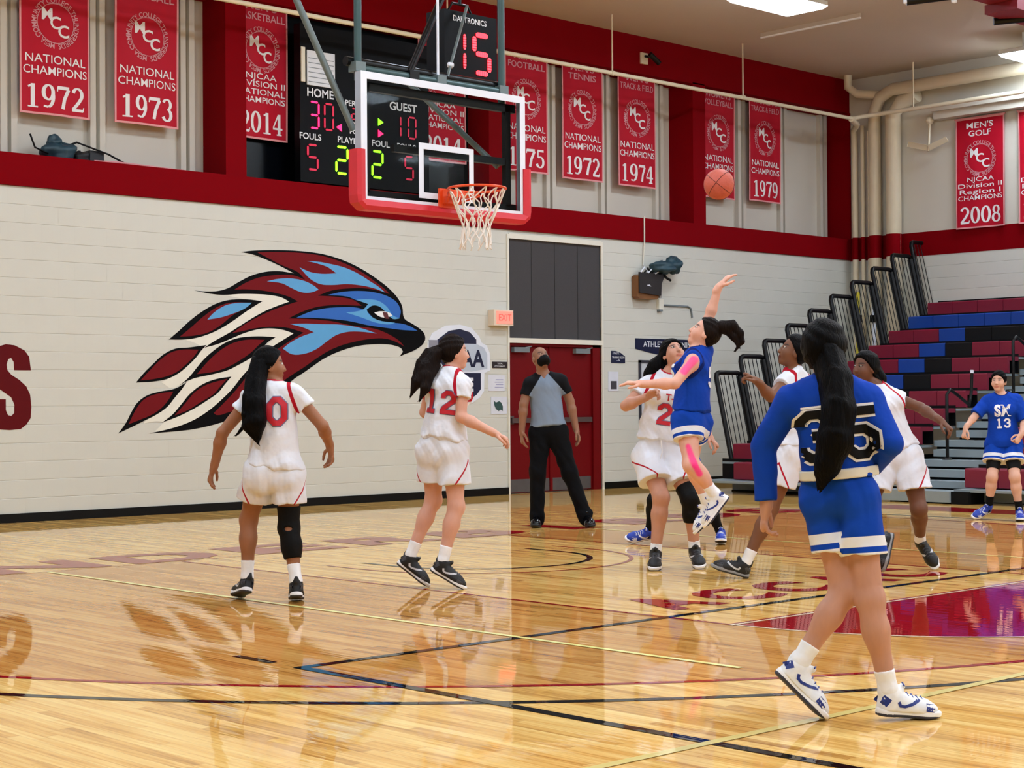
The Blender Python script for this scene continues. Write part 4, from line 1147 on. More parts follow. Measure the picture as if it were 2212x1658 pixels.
for n in (2, 5, 8):
    x, z = BX0 + BRUN * n - .1, BRISE * n
    y = 2.0
    ar = MB().tube([(x, y, z), (x, y, z + .5), (x + .0, y - .0, z + .86), (x + .08, y, z + .93), (x + .25, y, z + .86), (x + .55, y, z + .72), (x + .6, y, z + .9), (x + .62, y, z + 1.15)], .022, M_blackm, 8)
    a_ = ar.build('aisle_rail', bl_)
    MB().tube([(x + .62, y, z + 1.15), (x + .625, y, z + 1.19)], .027, M_bbw, 8).build('rail_cap', a_)
    MB().lathe([(.001, .03), (.05, .03), (.07, 0)], (x, y, z), (0, 0, 1), M_blackm, 10).build('rail_foot', a_)

# bags left on the bleachers and poles stored behind the rails
bg = empty('backpack', (10.7, 1.4, .74), 'dark grey backpack standing in the bleacher aisle behind the blue player', 'backpack')
M_bag = mat('bag_cloth', (26, 30, 34), .8, var=.3, scale=20)
lump(MB(), (10.7, 1.4, 1.07), (.11, .17, .28), M_bag, 21).build('bag_body', bg)
lump(MB(), (10.62, 1.4, .98), (.05, .12, .13), M_bag, 22).build('pocket', bg)
MB().tube([(10.7, 1.33, 1.33), (10.7, 1.35, 1.41), (10.7, 1.43, 1.41), (10.7, 1.45, 1.33)], .012, M_black, 6).build('handle', bg)
for x, y, m, lb in ((14.6, 6.2, M_bbw, 'white pole stored upright behind the bleacher end rails'), (14.33, 6.33, mat('pole_yellow', (214, 196, 40), .5), 'yellow pole stored behind the bleacher end rails')):
    t_ = empty('stored_pole', (x, y, 0), lb, 'pole')
    MB().tube([(x, y, 0.0), (x, y, 3.0 if m is M_bbw else 3.1)], .035, m, 10).build('shaft', t_)
    MB().lathe([(.001, 0), (.08, 0), (.08, .02), (.04, .06)], (x, y, 0), (0, 0, 1), M_blackm, 12).build('foot', t_)
    MB().box((x - .05, y - .05, 2.6), (x + .05, y + .045, 2.72), M_blackm).build('clamp', t_)
# ================================================================ people: smooth bodies and clothes from blended volumes
RGT, FWD, UPV = np.array((.728, -.686, 0.)), np.array((.686, .728, 0.)), np.array((0., 0., 1.))
def V(r, f, u):
    v = r * RGT + f * FWD + u * UPV
    return v / np.linalg.norm(v)
def unit(v):
    v = np.asarray(v, float)
    return v / max(1e-9, np.linalg.norm(v))
def A(*v):
    return np.array(v, float)
class Cone:
    """tapered bar from a to b, optionally flattened along an axis and cut by planes"""
    def __init__(s, a, b, ra, rb, k=.03, axis=None, sq=1.0, cut=()):
        s.a, s.b, s.ra, s.rb, s.k, s.sq, s.cut = np.asarray(a, float), np.asarray(b, float), ra, rb, k, sq, cut
        s.axis = None if axis is None else unit(axis)
        m = max(ra, rb)
        s.lo, s.hi = np.minimum(s.a, s.b) - m, np.maximum(s.a, s.b) + m
    def __call__(s, P):
        ba = s.b - s.a
        L = float(ba @ ba) + 1e-12
        q = P - s.a.astype(np.float32)
        t = np.clip((q @ ba.astype(np.float32)) / L, 0, 1)
        v = q - t[..., None] * ba.astype(np.float32)
        if s.axis is not None:
            v = v + ((v @ s.axis.astype(np.float32)) * (s.sq - 1))[..., None] * s.axis.astype(np.float32)
        d = np.sqrt((v * v).sum(-1)) - (s.ra + (s.rb - s.ra) * t)
        for o, n in s.cut:
            d = np.maximum(d, (P - np.asarray(o, np.float32)) @ unit(n).astype(np.float32))
        return d
class Ell:
    """ellipsoid with its own axes"""
    def __init__(s, c, r, ax=None, k=.03, sub=False):
        s.c, s.r, s.k, s.sub = np.asarray(c, float), np.asarray(r, float), k, sub
        s.ax = np.eye(3) if ax is None else np.array([unit(a) for a in ax])
        m = s.r.max()
        s.lo, s.hi = s.c - m, s.c + m
        s.cut = ()
    def __call__(s, P):
        q = (P - s.c.astype(np.float32)) @ s.ax.T.astype(np.float32)
        k0 = np.sqrt(((q / s.r.astype(np.float32)) ** 2).sum(-1))
        k1 = np.sqrt(((q / (s.r * s.r).astype(np.float32)) ** 2).sum(-1)) + 1e-9
        d = k0 * (k0 - 1) / k1
        for o, n in s.cut:
            d = np.maximum(d, (P - np.asarray(o, np.float32)) @ unit(n).astype(np.float32))
        return d
def grid_eval(prims, lo, hi, h, warp=None):
    n = np.maximum(4, np.ceil((np.asarray(hi) - lo) / h).astype(int) + 1)
    ax = [(lo[i] + h * np.arange(n[i])).astype(np.float32) for i in range(3)]
    F = np.full(n, .2, np.float32)
    for p in prims:
        mg = p.k + 2.5 * h
        i0 = np.maximum(0, np.floor((p.lo - mg - lo) / h).astype(int))
        i1 = np.minimum(n, np.ceil((p.hi + mg - lo) / h).astype(int) + 1)
        if (i1 <= i0).any():
            continue
        sl = tuple(slice(a, b) for a, b in zip(i0, i1))
        P = np.stack(np.meshgrid(*[ax[i][sl[i]] for i in range(3)], indexing='ij'), -1)
        d = p(P)
        if warp is not None:
            d = d + warp(P)
        c = F[sl]
        if getattr(p, 'sub', False):
            k = p.k
            hh = np.clip(.5 - .5 * (c + d) / k, 0, 1)
            F[sl] = c * (1 - hh) - d * hh + k * hh * (1 - hh)
        else:
            k = p.k
            hh = np.clip(.5 + .5 * (d - c) / k, 0, 1)
            F[sl] = d * (1 - hh) + c * hh - k * hh * (1 - hh)
    return F, ax
def clip_plane(F, ax, o, n):
    """cut everything on the side the normal points to"""
    n = unit(n)
    d = (ax[0] - o[0])[:, None, None] * n[0] + (ax[1] - o[1])[None, :, None] * n[1] + (ax[2] - o[2])[None, None, :] * n[2]
    return np.maximum(F, d.astype(np.float32))
_CO = np.array([(i, j, k) for i in (0, 1) for j in (0, 1) for k in (0, 1)])
_ED = [(a, b) for a in range(8) for b in range(a + 1, 8) if np.abs(_CO[a] - _CO[b]).sum() == 1]
def surface(F, ax, h):
    """surface nets: one vertex per crossed cell, quads across crossed edges"""
    S = F < 0
    lo = np.array([a[0] for a in ax], float)
    n = np.array(F.shape)
    cnt = np.zeros(n - 1, np.int8)
    for c in _CO:
        cnt += S[c[0]:n[0] - 1 + c[0], c[1]:n[1] - 1 + c[1], c[2]:n[2] - 1 + c[2]]
    act = (cnt > 0) & (cnt < 8)
    I = np.argwhere(act)
    if len(I) == 0:
        return np.zeros((0, 3)), np.zeros((0, 4), int)
    idm = np.full(n - 1, -1, np.int32)
    idm[act] = np.arange(len(I))
    val = [F[I[:, 0] + c[0], I[:, 1] + c[1], I[:, 2] + c[2]] for c in _CO]
    pos = np.zeros((len(I), 3)); w = np.zeros(len(I))
    for a, b in _ED:
        va, vb = val[a], val[b]
        cr = (va < 0) != (vb < 0)
        t = np.where(cr, va / (va - vb + 1e-12), 0)
        pos += np.where(cr[:, None], _CO[a] + (_CO[b] - _CO[a]) * t[:, None], 0)
        w += cr
    v = lo + (I + pos / w[:, None]) * h
    Q = []
    for axd in range(3):
        o1, o2 = [(1, 2), (2, 0), (0, 1)][axd]
        sl0 = [slice(None)] * 3; sl1 = [slice(None)] * 3
        sl0[axd] = slice(0, n[axd] - 1); sl1[axd] = slice(1, n[axd])
        a, b = S[tuple(sl0)], S[tuple(sl1)]
        E = np.argwhere(a != b)
        ok = (E[:, o1] > 0) & (E[:, o2] > 0) & (E[:, o1] < n[o1] - 1) & (E[:, o2] < n[o2] - 1)
        E = E[ok]
        ins = a[E[:, 0], E[:, 1], E[:, 2]]
        def cell(d1, d2):
            C_ = E.copy(); C_[:, o1] += d1; C_[:, o2] += d2
            return idm[C_[:, 0], C_[:, 1], C_[:, 2]]
        q = np.stack([cell(-1, -1), cell(0, -1), cell(0, 0), cell(-1, 0)], 1)
        q[~ins] = q[~ins][:, ::-1]
        Q.append(q)
    return v, np.concatenate(Q)
def np_mesh(name, v, q, m, base=None, attrs=None, colors=None):
    me = bpy.data.meshes.new(name)
    nv, nf = len(v), len(q)
    w = v - (np.zeros(3) if base is None else np.asarray(base))
    me.vertices.add(nv)
    me.vertices.foreach_set('co', w.astype(np.float32).ravel())
    me.loops.add(nf * 4)
    me.loops.foreach_set('vertex_index', q.astype(np.int32).ravel())
    me.polygons.add(nf)
    me.polygons.foreach_set('loop_start', np.arange(0, nf * 4, 4, dtype=np.int32))
    me.polygons.foreach_set('use_smooth', np.ones(nf, bool))
    me.materials.append(m)
    me.update(calc_edges=True)
    me.validate()
    if attrs is not None and len(me.vertices) == nv:
        for k, a in attrs.items():
            at = me.attributes.new(k, 'FLOAT', 'POINT')
            at.data.foreach_set('value', a.astype(np.float32))
    if colors is not None and len(me.vertices) == nv:
        at = me.attributes.new('Col', 'FLOAT_COLOR', 'POINT')
        at.data.foreach_set('color', np.concatenate([colors, np.ones((nv, 1))], 1).astype(np.float32).ravel())
    return me
def link_mesh(name, me, parent=None, loc=None):
    o = bpy.data.objects.new(name, me)
    COL.objects.link(o)
    if loc is not None:
        o.location = loc
    if parent is not None:
        o.parent = parent
    return o
def skin_mat():
    if 'skin' in MATS: return MATS['skin']
    m = bpy.data.materials.new('skin'); m.use_nodes = True
    N, L = m.node_tree.nodes, m.node_tree.links
    b = N['Principled BSDF']
    a = N.new('ShaderNodeAttribute'); a.attribute_name = 'Col'
    nz = N.new('ShaderNodeTexNoise'); nz.inputs['Scale'].default_value = 25
    mx = N.new('ShaderNodeMix'); mx.data_type = 'RGBA'; mx.blend_type = 'MULTIPLY'
    mp = N.new('ShaderNodeMapRange'); mp.inputs[3].default_value = .92; mp.inputs[4].default_value = 1.06
    L.new(nz.outputs[0], mp.inputs[0])
    cb = N.new('ShaderNodeCombineColor')
    for i in range(3): L.new(mp.outputs[0], cb.inputs[i])
    mx.inputs[0].default_value = 1
    L.new(a.outputs['Color'], mx.inputs[6]); L.new(cb.outputs[0], mx.inputs[7])
    L.new(mx.outputs[2], b.inputs['Base Color'])
    b.inputs['Roughness'].default_value = .5
    b.inputs['Specular IOR Level'].default_value = .35
    MATS['skin'] = m
    return m
def cloth_mat(name, base, trim=None, rough=.8, folds=.9, third=None):
    if name in MATS: return MATS[name]
    m = bpy.data.materials.new(name); m.use_nodes = True
    N, L = m.node_tree.nodes, m.node_tree.links
    b = N['Principled BSDF']
    tc = N.new('ShaderNodeTexCoord')
    nz = N.new('ShaderNodeTexNoise'); nz.inputs['Scale'].default_value = 7; nz.inputs['Detail'].default_value = 3
    L.new(tc.outputs['Object'], nz.inputs['Vector'])
    def two(c):
        mx = N.new('ShaderNodeMix'); mx.data_type = 'RGBA'; c = lin(c)
        mx.inputs[6].default_value = tuple(v * .94 for v in c) + (1,); mx.inputs[7].default_value = tuple(min(1, v * 1.05) for v in c) + (1,)
        L.new(nz.outputs[0], mx.inputs[0]); return mx.outputs[2]
    out = two(base)
    for i, c in enumerate((trim, third)):
        if c is None: continue
        a = N.new('ShaderNodeAttribute'); a.attribute_name = ('trim', 'trim2')[i]
        lt = N.new('ShaderNodeMapRange'); lt.inputs[1].default_value = .001; lt.inputs[2].default_value = -.001; lt.inputs[3].default_value = 0; lt.inputs[4].default_value = 1
        L.new(a.outputs['Fac'], lt.inputs[0])
        mx = N.new('ShaderNodeMix'); mx.data_type = 'RGBA'
        L.new(lt.outputs[0], mx.inputs[0]); L.new(out, mx.inputs[6]); L.new(two(c), mx.inputs[7])
        out = mx.outputs[2]
    L.new(out, b.inputs['Base Color'])
    b.inputs['Roughness'].default_value = rough
    b.inputs['Specular IOR Level'].default_value = .2
    bp = N.new('ShaderNodeBump'); bp.inputs['Strength'].default_value = folds; bp.inputs['Distance'].default_value = .02
    L.new(nz.outputs[0], bp.inputs['Height']); L.new(bp.outputs[0], b.inputs['Normal'])
    MATS[name] = m
    return m
def hair_mat(name, rgb):
    return mat(name, rgb, .5, var=.6, scale=110, bump=.9, stretch=(1, 1, .08), spec=.07)

def wrap_marks(parent, name, items, origin, nrm, up, m, lift=.003, far=.5):
    """print flat marks (verts2d, faces) onto the surface of a garment"""
    bv = BVHTree.FromPolygons([v.co for v in parent.data.vertices], [tuple(p.vertices) for p in parent.data.polygons])
    base = WM(parent).translation
    o = Vector(origin) - base
    nrm = Vector(nrm).normalized(); up = Vector(up); up = (up - nrm * up.dot(nrm)).normalized(); ux = up.cross(nrm)
    mb = MB()
    for vs, fs in items:
        out, okv = [], []
        for x, y in vs:
            p = o + ux * x + up * y + nrm * far
            h = bv.ray_cast(p, -nrm, far + .3)
            okv.append(h[0] is not None)
            out.append((h[0] + nrm * lift + h[1] * lift * .6) if h[0] is not None else p)
        fs = [f for f in fs if all(okv[i] for i in f)]
        use = sorted({i for f in fs for i in f}); mp = {i: k for k, i in enumerate(use)}
        if fs:
            mb.add([out[i] for i in use], [tuple(mp[i] for i in f) for f in fs], m, True)
    if not mb.v:
        return None
    me = mb.mesh(name)
    ob = bpy.data.objects.new(name, me); COL.objects.link(ob); ob.parent = parent
    return ob
def block_number(s, h, half, gap=.04):
    """strips for a jersey number, centred"""
    w = .7 * h
    items = []
    tot = len(s) * w + (len(s) - 1) * gap * h
    for i, ch in enumerate(s):
        x0 = -tot / 2 + i * (w + gap * h)
        for path, cl in BLOCK[ch]:
            vs, fs = stroke(path, half, closed=cl, sub=4, n_across=4)
            items.append(([(x0 + x * h, (y - .5) * h) for x, y in vs], [f[::-1] for f in fs]))
    return items
def text_items(s, size, width=None, bold=.02):
    vs, fs = text_polys(s, 1.0, bold)
    w = max(v[0] for v in vs) - min(v[0] for v in vs)
    xs = width / w if width else size
    return [([(x * xs, y * size) for x, y in vs], fs)]

# ---------------------------------------------------------------- shoe shapes (shared by all shoes)
def shoe_parts():
    h = .005
    sole = [Cone(A(.04, 0, .018), A(.12, .004, .018), .042, .038, .01), Cone(A(.12, .004, .018), A(.205, 0, .018), .038, .051, .01), Cone(A(.205, 0, .018), A(.25, -.004, .022), .051, .04, .01)]
    F, ax = grid_eval(sole, A(-.02, -.08, -.02), A(.32, .08, .1), h)
    Z = ax[2][None, None, :]; X = ax[0][:, None, None]
    top = .034 + .012 * np.clip((.09 - X) / .09, 0, 1)
    bot = .016 * np.clip((X - .22) / .07, 0, 1) ** 2
    F = np.maximum(np.maximum(F, Z - top), bot - Z)
    sv = surface(F, ax, h)
    upper = [Cone(A(.042, 0, .03), A(.048, 0, .105), .038, .037, .02), Cone(A(.06, 0, .075), A(.19, 0, .042), .041, .036, .03), Ell(A(.205, -.002, .036), A(.07, .047, .036), k=.02), Cone(A(.05, 0, .035), A(.2, 0, .032), .04, .046, .02),
             Cone(A(.085, 0, .105), A(.105, 0, .125), .022, .014, .015), Cone(A(.012, 0, .1), A(.006, 0, .125), .014, .01, .02), Ell(A(.052, 0, .128), A(.032, .028, .035), k=.008, sub=True)]
    F, ax = grid_eval(upper, A(-.04, -.08, -.01), A(.32, .08, .16), h)
    F = np.maximum(F, .024 - ax[2][None, None, :])
    return sv, surface(F, ax, h)
(SOLE_V, SOLE_Q), (UPPER_V, UPPER_Q) = shoe_parts()
SHOE_CACHE = {}
def shoe_meshes(style):
    if style in SHOE_CACHE: return SHOE_CACHE[style]
    S = {'black': ((10, 10, 12), (238, 238, 242), (60, 60, 66), (200, 200, 205)), 'blue': ((26, 60, 170), (244, 246, 250), (240, 242, 250), (230, 232, 238)),
         'white': ((238, 241, 248), (245, 246, 250), (24, 48, 130), (24, 48, 130)), 'dress': ((10, 10, 12), (10, 10, 12), (10, 10, 12), None), 'grey': ((20, 21, 24), (150, 152, 156), (70, 72, 78), (206, 206, 210))}[style]
    rough = .15 if style == 'dress' else .55
    um = mat('shoe_upper_' + style, S[0], rough, var=.15, scale=30); sm = mat('shoe_sole_' + style, S[1], .5); pm = mat('shoe_panel_' + style, S[2], .5)
    up = np_mesh('shoe', UPPER_V, UPPER_Q, um)
    so = np_mesh('sole', SOLE_V, SOLE_Q, sm)
    so.materials.append(mat('outsole_' + style, {'white': (52, 56, 78), 'blue': (30, 34, 60)}.get(style, (58, 58, 62)), .6))
    so.polygons.foreach_set('material_index', (SOLE_V[SOLE_Q][:, :, 2].mean(1) < .011).astype(np.int32))
    bv = BVHTree.FromPolygons([tuple(v) for v in UPPER_V], [tuple(int(i) for i in q) for q in UPPER_Q])
    def side_mark(paths, half, m, lift):
        mb = MB()
        for s in (-1, 1):
            for path in paths:
                vs, fs = stroke(path, half[0], half[1], sub=3, n_across=2)
                out = []
                for x, z in vs:
                    hh = bv.ray_cast(Vector((x, s * .2, z)), Vector((0, -s, 0)))
                    out.append(tuple(hh[0] + Vector((0, s * lift, 0))) if hh[0] is not None else (x, s * .03, z))
                mb.add(out, fs if s < 0 else [f[::-1] for f in fs], m)
        return mb
    extra = []
    if S[3] is not None:
        sw = side_mark([[(.075, .066), (.085, .05), (.105, .048), (.14, .06), (.175, .08)]], (.007, .006), mat('shoe_mark_' + style, S[3], .4), .002)
        extra.append(('side_mark', sw.mesh('side_mark')))
        pn = side_mark([[(.01, .05), (.03, .08)], [(.2, .05), (.245, .045)]], (.016, .016), pm, .0012)
        extra.append(('side_panel', pn.mesh('side_panel')))
        lc = MB()
        for k in range(5):
            x = .105 + k * .022
            hh = bv.ray_cast(Vector((x, 0, .3)), Vector((0, 0, -1)))
            z = hh[0].z if hh[0] is not None else .08
            lc.tube([(x, -.022, z - .008), (x, 0, z + .003), (x + .01, .022, z - .008)], .0035, pm if style == 'white' else mat('lace_' + style, (214, 216, 222) if style == 'blue' else (70, 70, 74), .7), 5)
        extra.append(('laces', lc.mesh('laces')))
    SHOE_CACHE[style] = (up, so, extra)
    return SHOE_CACHE[style]
ANK, BALL = A(.05, 0, .088), A(.2, 0, .02)
def shoe_frame(an, to, right, s):
    e1 = unit(BALL - ANK); e2 = A(0, 1, 0); e3 = np.cross(e1, e2)
    d = unit(to - an); left = -np.asarray(right); left = unit(left - d * (left @ d)); t3 = np.cross(d, left)
    Rm = np.stack([d, left, t3], 1) @ np.stack([e1, e2, e3], 1).T
    return Rm * s
# ---------------------------------------------------------------- one person
class Person:
    def __init__(s, J, H, skin, head_dir, head_up=(0, 0, 1), build=1.0, man=False, label='', ground=('L', 'R'), foot_right=None, group=None, brow=True, chest=1.0, hips=1.0):
        s.J = {k: np.array(v, float) for k, v in J.items()}
        s.s = H / 1.70; s.b = build; s.man = man; s.skin = lin(skin); s.label = label
        s.hf = unit(head_dir); u = np.asarray(head_up, float); s.hu = unit(u - s.hf * (u @ s.hf)); s.hr = np.cross(s.hf, s.hu)
        s.up = unit(s.J['neck'] - s.J['pelvis']); r = s.J['shR'] - s.J['shL']; s.rt = unit(r - s.up * (r @ s.up)); s.fr = np.cross(s.up, s.rt)
        rh = s.J['hipR'] - s.J['hipL']; s.hrt = unit(rh); s.hfr = unit(np.cross(A(0, 0, 1), s.hrt))
        s.chest, s.hips, s.brow = chest, hips, brow
        s.fr_foot = {}
        for side in 'LR':
            rr = s.hrt if foot_right is None or side not in foot_right else unit(foot_right[side])
            M3 = shoe_frame(s.J['an' + side], s.J['to' + side], rr, s.s * .98)
            w = SOLE_V @ M3.T
            if side in ground:
                low = (w[:, 2] - (M3 @ ANK)[2]).min() + s.J['an' + side][2]
                dz = .002 - low
                s.J['an' + side][2] += dz; s.J['to' + side][2] += dz
            s.fr_foot[side] = M3
        s.base = A(s.J['pelvis'][0], s.J['pelvis'][1], 0)
        s.hand_opt = {}
    def torso(s, inf=0.0, k=.05):
        J, q, b = s.J, s.s, s.b
        T = J['neck'] - J['pelvis']
        wa, ch = J['pelvis'] + T * .36, J['pelvis'] + T * .74
        W = (.135, .128, .145) if s.man else (.122, .108, .126)
        W = [w * q * b for w in W]; W[2] *= s.chest
        P = [Cone(J['hipL'], J['hipR'], .098 * q * b * s.hips + inf, .098 * q * b * s.hips + inf, k), Cone(J['pelvis'], wa, W[0] + inf, W[1] + inf, k, s.fr, 1.3), Cone(wa, ch, W[1] + inf, W[2] + inf, k, s.fr, 1.3)]
        ins = .055 * q
        a, c = J['shL'] + s.rt * ins, J['shR'] - s.rt * ins
        P += [Cone(a - s.up * .03, c - s.up * .03, .068 * q * b + inf, .068 * q * b + inf, k, s.fr, 1.05)]
        P += [Cone(J['neck'] + s.up * .0, J['sh' + x] * .8 + J['neck'] * .2 + s.up * .005, .05 * q + inf * .6, .042 * q + inf * .6, k) for x in 'LR']
        if not s.man:
            for sg in (-1, 1):
                P.append(Ell(ch + s.fr * .075 * q * b + s.rt * sg * .06 * q + s.up * -.02, A(.062, .058, .062) * q * b + inf, (s.rt, s.fr, s.up), k))
        for x in 'LR':
            P.append(Ell(J['hip' + x] - s.hfr * .042 * q - A(0, 0, .02), A(.08, .07, .09) * q * b * s.hips + inf, (s.hrt, s.hfr, A(0, 0, 1)), k))
        return P
    def arm(s, x, inf=0.0):
        J, q = s.J, s.s * (1.12 if s.man else 1.0) * s.b ** .5
        sh, el, wr = J['sh' + x], J['el' + x], J['wr' + x]
        fm = el + (wr - el) * .3
        return [Ell(sh - s.up * .012, A(.049, .049, .052) * q + inf, None, .03), Cone(sh, el, .046 * q + inf, .037 * q + inf, .03), Cone(el, fm, .036 * q + inf, .039 * q + inf, .02), Cone(fm, wr, .039 * q + inf, .025 * q + inf, .02)]
    def leg(s, x, inf=0.0):
        J, q = s.J, s.s * s.b ** .7
        hp, kn, an = J['hip' + x], J['kn' + x], J['an' + x]
        sd = unit(an - kn); td = unit(kn - hp)
        back = -(s.hfr - sd * (s.hfr @ sd)); back = unit(back)
        cm = kn + (an - kn) * .3
        return [Cone(hp, kn, .088 * q * s.hips + inf, .054 * q + inf, .04), Ell(kn - back * .008 * q, A(.054, .054, .06) * q + inf, None, .03), Cone(kn, cm, .05 * q + inf, .05 * q + inf, .03), Ell(cm + back * .018 * q, A(.05, .05, .1) * q + inf, (np.cross(sd, back), back, sd), .03),
                Cone(cm, an, .05 * q + inf, .034 * q + inf, .03)]
    def head_prims(s):
        J, q = s.J, s.s * .95
        h, f, u, r = J['head'], s.hf, s.hu, s.hr
        P = [Cone(J['neck'] - s.up * .03, h - u * .05 * q - f * .015, (.058 if s.man else .05) * q, (.056 if s.man else .047) * q, .03)]
        ax = (r, f, u)
        P += [Ell(h + u * .022 * q - f * .012 * q, A(.076, .095, .1) * q, ax, .02), Ell(h - u * .035 * q + f * .018 * q, A(.06, .07, .075) * q, ax, .03), Ell(h - u * .095 * q + f * .055 * q, A(.026, .024, .02) * q, ax, .03)]
        P += [Ell(h - u * .03 * q + f * .055 * q + r * sg * .036 * q, A(.026, .024, .03) * q, ax, .025) for sg in (-1, 1)]
        P += [Ell(h + u * .012 * q + f * .092 * q + r * sg * .032 * q, A(.02, .014, .012) * q, ax, .012, True) for sg in (-1, 1)]
        P += [Cone(h + u * .012 * q + f * .082 * q, h - u * .028 * q + f * .1 * q, .008 * q, .012 * q, .012), Ell(h - u * .03 * q + f * .092 * q, A(.017, .011, .009) * q, ax, .008)]
        P += [Ell(h - u * .058 * q + f * .08 * q, A(.024, .012, .007) * q, ax, .008), Ell(h - u * .068 * q + f * .078 * q, A(.02, .012, .008) * q, ax, .008)]
        P += [Ell(h - u * .012 * q - f * .012 * q + r * sg * .078 * q, A(.01, .02, .031) * q, ax, .008) for sg in (-1, 1)]
        return P
    def hand_prims(s, x):
        J, q = s.J, s.s * (1.08 if s.man else 1.0)
        wr, ha = J['wr' + x], J['ha' + x]
        o = s.hand_opt.get(x, {})
        d = unit(ha - wr)
        n = np.asarray(o.get('palm', s.J['pelvis'] + s.up * .1 - wr), float)
        n = unit(n - d * (n @ d))
        th = np.asarray(o.get('thumb', s.fr), float)
        l = np.cross(d, n)
        if l @ th < 0: l = -l
        curl = o.get('curl', .35); spread = o.get('spread', .06)
        pe = wr + d * .085 * q
        P = [Cone(wr - d * .03, wr + d * .03 * q, .026 * q, .028 * q, .02, n, 1.2), Cone(wr + d * .02 * q, pe, .029 * q, .034 * q, .015, n, 2.1)]
        for i, (ln, off) in enumerate(((.068, .028), (.076, .0095), (.071, -.0095), (.056, -.028))):
            b = pe + l * off * q - d * .012 * q
            dd = unit(d + l * spread * (1.5 - i))
            ang = .0
            L3 = [ln * .46 * q, ln * .31 * q, ln * .27 * q]
            rr = [.0092, .0083, .0076, .0068]
            p0 = b
            for j in range(3):
                ang += curl * (1.0 + .12 * i) * (.8 if j == 0 else 1)
                dv = dd * math.cos(ang) + n * math.sin(ang)
                p1 = p0 + dv * (L3[j] + (.012 * q if j == 0 else 0))
                P.append(Cone(p0, p1, rr[j] * q, rr[j + 1] * q, .004))
                p0 = p1
        t0 = wr + d * .025 * q + l * .018 * q + n * .006
        t1 = t0 + unit(d * .6 + l * .75 + n * .35) * .042 * q
        t2 = t1 + unit(d * .95 + l * .25 + n * .35) * .032 * q
        t3 = t2 + unit(d * 1.0 + n * .3) * .024 * q
        P += [Cone(t0, t1, .014 * q, .0105 * q, .008), Cone(t1, t2, .0105 * q, .0092 * q, .004), Cone(t2, t3, .0092 * q, .0075 * q, .004)]
        return P
    def build(s, h=.008, paint=None):
        J = s.J
        prims = s.torso() + s.leg('L') + s.leg('R') + s.arm('L') + s.arm('R')
        hd = s.head_prims(); hl = {x: s.hand_prims(x) for x in 'LR'}
        coarse = prims + hd[:4] + [p for x in 'LR' for p in hl[x][:2]]
        allp = prims + hd + hl['L'] + hl['R']
        lo = np.min([p.lo for p in coarse], 0) - .03; hi = np.max([p.hi for p in coarse], 0) + .03
        F, ax = grid_eval(coarse, lo, hi, h)
        for x in 'LR':    # feet end inside the shoes
            F = np.maximum(F, (ax[2] * 0 + (J['an' + x][2] - .06) - ax[2])[None, None, :] * (np.ones(F.shape[:2])[..., None]) if False else F)
        v, q = surface(F, ax, h)
        boxes = []
        bh = (J['head'] - .17 * s.s, J['head'] + .17 * s.s, .0045)
        boxes.append(bh)
        for x in 'LR':
            pp = hl[x]
            boxes.append((np.min([p.lo for p in pp], 0) - .01, np.max([p.hi for p in pp], 0) + .01, .0038))
        cen = v[q].mean(1)
        keep = np.ones(len(q), bool)
        for lo_, hi_, _ in boxes:
            keep &= ~((cen > lo_ + 1.5 * h) & (cen < hi_ - 1.5 * h)).all(1)
        VV, QQ = [v], [q[keep]]
        off = len(v)
        for lo_, hi_, hh in boxes:
            F, ax = grid_eval(allp, lo_, hi_, hh)
            v2, q2 = surface(F, ax, hh)
            VV.append(v2); QQ.append(q2 + off); off += len(v2)
        v = np.concatenate(VV); q = np.concatenate(QQ)
        used = np.zeros(len(v), bool); used[q.ravel()] = True
        mp = np.cumsum(used) - 1
        v = v[used]; q = mp[q]
        col = np.tile(np.array(s.skin), (len(v), 1))
        # lips, brows, darker eye line; knees and knuckles a little redder
        hp, qq = J['head'], s.s * .95
        rel = v - hp
        X, Y, Z = rel @ s.hr / qq, rel @ s.hf / qq, rel @ s.hu / qq
        def blend(mask, c, a=1.0):
            w = np.clip(mask, 0, 1)[:, None] * a
            col[:] = col * (1 - w) + np.array(lin(c) if max(c) > 1 else c) * w
        lip = tuple(np.array(s.skin) * A(.75, .38, .38))
        near = (Y > .05) & (np.abs(X) < .08) & (np.abs(Z) < .12)
        blend(near * np.clip(1.6 - (((X / .026) ** 2 + ((Z + .063) / .013) ** 2)), 0, 1), lip, .8)
        if s.brow:
            for sg in (-1, 1):
                blend(near * np.clip(2.2 - 1.6 * np.sqrt(((X - sg * .033) / .022) ** 2 + ((Z - .034 + 4 * (X - sg * .033) ** 2) / .006) ** 2), 0, 1), (30, 20, 18), .85)
                blend(near * np.clip(2 - 1.5 * np.sqrt(((X - sg * .032) / .017) ** 2 + ((Z - .014) / .007) ** 2), 0, 1), (26, 18, 18), .9)
        if paint:
            for c0, c1, r, c in paint:
                c0, c1 = np.asarray(c0), np.asarray(c1); ba = c1 - c0
                t = np.clip(((v - c0) @ ba) / (ba @ ba + 1e-9), 0, 1)
                dd = np.linalg.norm(v - c0 - t[:, None] * ba, axis=1)
                blend(np.clip((r - dd) / .012, 0, 1), c, .92)
        me = np_mesh('person', v, q, skin_mat(), s.base, colors=col)
        s.obj = link_mesh('person', me, None, Vector(s.base))
        tag(s.obj, s.label, 'person')
